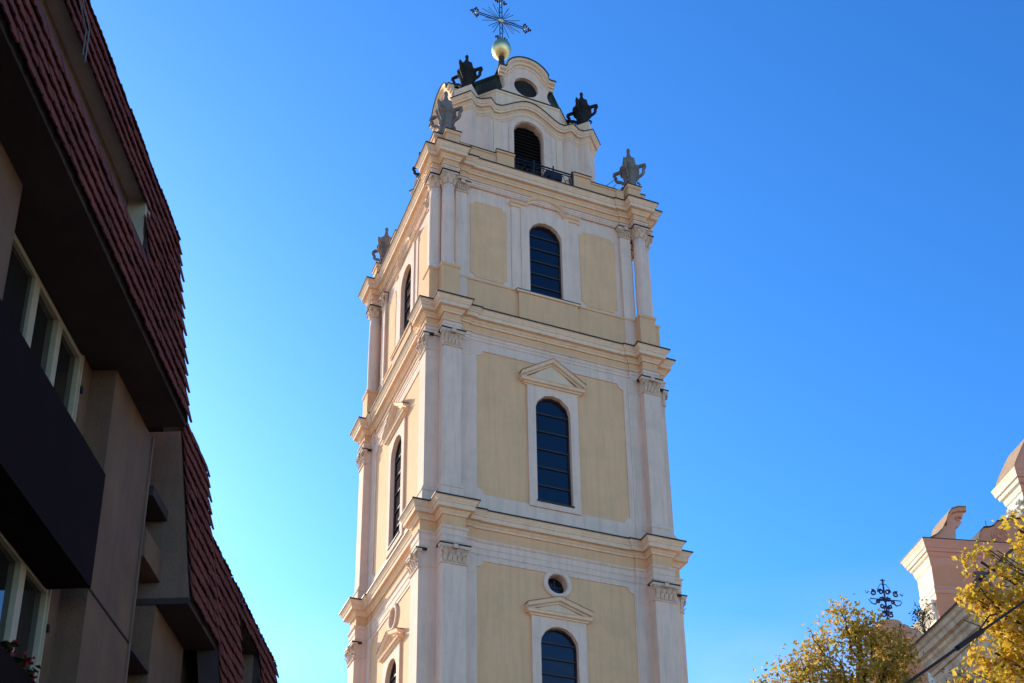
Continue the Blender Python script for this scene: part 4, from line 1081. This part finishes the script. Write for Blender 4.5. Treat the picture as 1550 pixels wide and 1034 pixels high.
# ------ trees: lobes given as world positions
rndt = random.Random(11)
def spread(c, n, r, rr, k, lean=(0, 0, 0)):
    res = []
    for i in range(n):
        a = rndt.uniform(0, 2 * pi); q = sqrt(rndt.random()) * r
        res.append(((c[0] + q * cos(a), c[1] + q * sin(a), c[2] + rndt.uniform(-.4, .4) * r), (rr * rndt.uniform(.7, 1.2),) * 3, k))
    return res
LA = [((-.95, -23.0, 14.62), (.4, .4, .38), 420), ((-1.45, -22.6, 14.05), (.42, .42, .36), 420), ((-.55, -23.3, 14.15), (.5, .5, .4), 620), ((-2.0, -22.3, 13.45), (.45, .45, .34), 420),
      ((-1.2, -23.0, 13.45), (.7, .7, .5), 950), ((-.25, -23.5, 13.5), (.38, .5, .4), 480), ((-2.55, -21.9, 12.85), (.45, .5, .34), 380), ((-1.9, -22.6, 12.85), (.7, .7, .5), 850),
      ((-.6, -23.4, 12.75), (.8, .8, .6), 1200), ((.0, -23.8, 12.3), (.5, .6, .6), 600)]
LA += [((-.1, -23.6, 13.75), (.28, .35, .30), 330), ((-.75, -23.2, 14.3), (.3, .3, .3), 260)]
LA += spread((-.8, -23.2, 11.5), 11, 2.7, .9, 420) + spread((-.8, -23.2, 10.0), 11, 3.0, 1.0, 300)
tree('broad olive and gold autumn tree whose crown rises below the iron cross', (-.6, -23.0, 0), (-.85, -23.1, 14.6), LA, .10, M['leaf_a'], 21, .17, 4, .26)
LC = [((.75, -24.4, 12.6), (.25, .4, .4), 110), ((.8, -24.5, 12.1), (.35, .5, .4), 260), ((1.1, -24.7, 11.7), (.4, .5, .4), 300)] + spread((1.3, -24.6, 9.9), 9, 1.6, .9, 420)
M['leaf_c'] = leafmat('leaf_dull_green_shaded', [(0.045, 0.055, 0.03), (0.08, 0.08, 0.035), (0.16, 0.13, 0.05), (0.06, 0.06, 0.035)])  # dull green leaves, the tree's shade put into their darker tones
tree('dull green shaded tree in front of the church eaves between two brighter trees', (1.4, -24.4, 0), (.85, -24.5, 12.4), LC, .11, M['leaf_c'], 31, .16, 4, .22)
LB = [((-6.0, -33.3, 10.45), (.22, .3, .16), 120), ((-5.85, -33.5, 10.15), (.3, .35, .25), 260), ((-6.42, -32.95, 10.05), (.14, .3, .16), 110), ((-6.1, -33.2, 9.75), (.3, .35, .18), 180),
      ((-6.55, -32.8, 9.5), (.22, .3, .16), 180), ((-6.2, -33.1, 9.42), (.35, .4, .2), 330), ((-5.8, -33.4, 9.35), (.35, .4, .3), 420), 
      ((-6.45, -32.9, 9.15), (.2, .35, .2), 170), ((-6.0, -33.2, 8.95), (.4, .45, .3), 560), ((-6.4, -32.9, 8.7), (.3, .4, .2), 260), ((-6.1, -33.1, 8.5), (.45, .45, .25), 560), ((-6.55, -32.8, 8.2), (.5, .5, .25), 520), ((-5.6, -33.5, 8.7), (.4, .5, .6), 700)]
LB += spread((-3.6, -35.4, 9.6), 14, 1.6, .7, 380) + spread((-4.0, -35.0, 7.2), 10, 1.7, .7, 340)
tree('golden yellow leafed tree reaching in from the right edge before the church', (-3.9, -35.0, 0), (-3.8, -35.1, 10.6), LB, .08, M['leaf_b'], 41, .085, 5, .22)
# weeds rooted on the church roof edge
def weed(label, loc, h, n, seed):
    rnd = random.Random(seed); t = thing('roof_weed', label, 'plant', loc, 0, 'weeds rooted on the church roof edge'); mb = MB(); lf = []
    for i in range(n):
        e = Vector((rnd.uniform(-.3, .3), rnd.uniform(-.3, .3), h * rnd.uniform(.5, 1)))
        branch(mb, (0, 0, -.1), e, .015, .005, rnd, 4, .2); lf.append((tuple(e * .8), (.12, .12, .16), 26))
    mb.build('stems', M['bark'], t); leaf_mesh('leaves', M['leaf_c'], lf, .06, seed, .06, t)
weed('dark leafy weed on the roof edge at the foot of the lit pillar', chp(16.7, 30.9, 17.1), 1.2, 9, 3)
weed('sparse thin twig standing between the iron cross and the lit pillar', chp(16.75, 32.0, 17.0), 1.5, 3, 8)
# ==================================================================== OVERHEAD CABLE
def cable():
    a, b = Vector((-11.83, -37.42, 5.63)), Vector((-9.69, -36.7, 7.08)); d = b - a
    p0, p1 = a - d * 3.0, b + d * 2.6
    pts = []
    for i in range(41):
        t = i / 40; p = p0.lerp(p1, t); pts.append(tuple(p))
    c = MB().tube(pts, .013, 8).build('overhead_cable', M['cable']); tag(c, 'thick black cable crossing in front of the church and golden leaves', 'cable')
    q = a + d * .48
    k = MB().tube([tuple(q - d * .10), tuple(q - d * .05), tuple(q + d * .06), tuple(q + d * .12)], (.024), 8).tube([tuple(q + d * .10 + Vector((0, 0, .03))), tuple(q + d * .2 + Vector((0, 0, .09))), tuple(q + d * .24 + Vector((0, 0, .07)))], .008, 5)
    k.build('cable_joint', M['cable'], c)
cable()
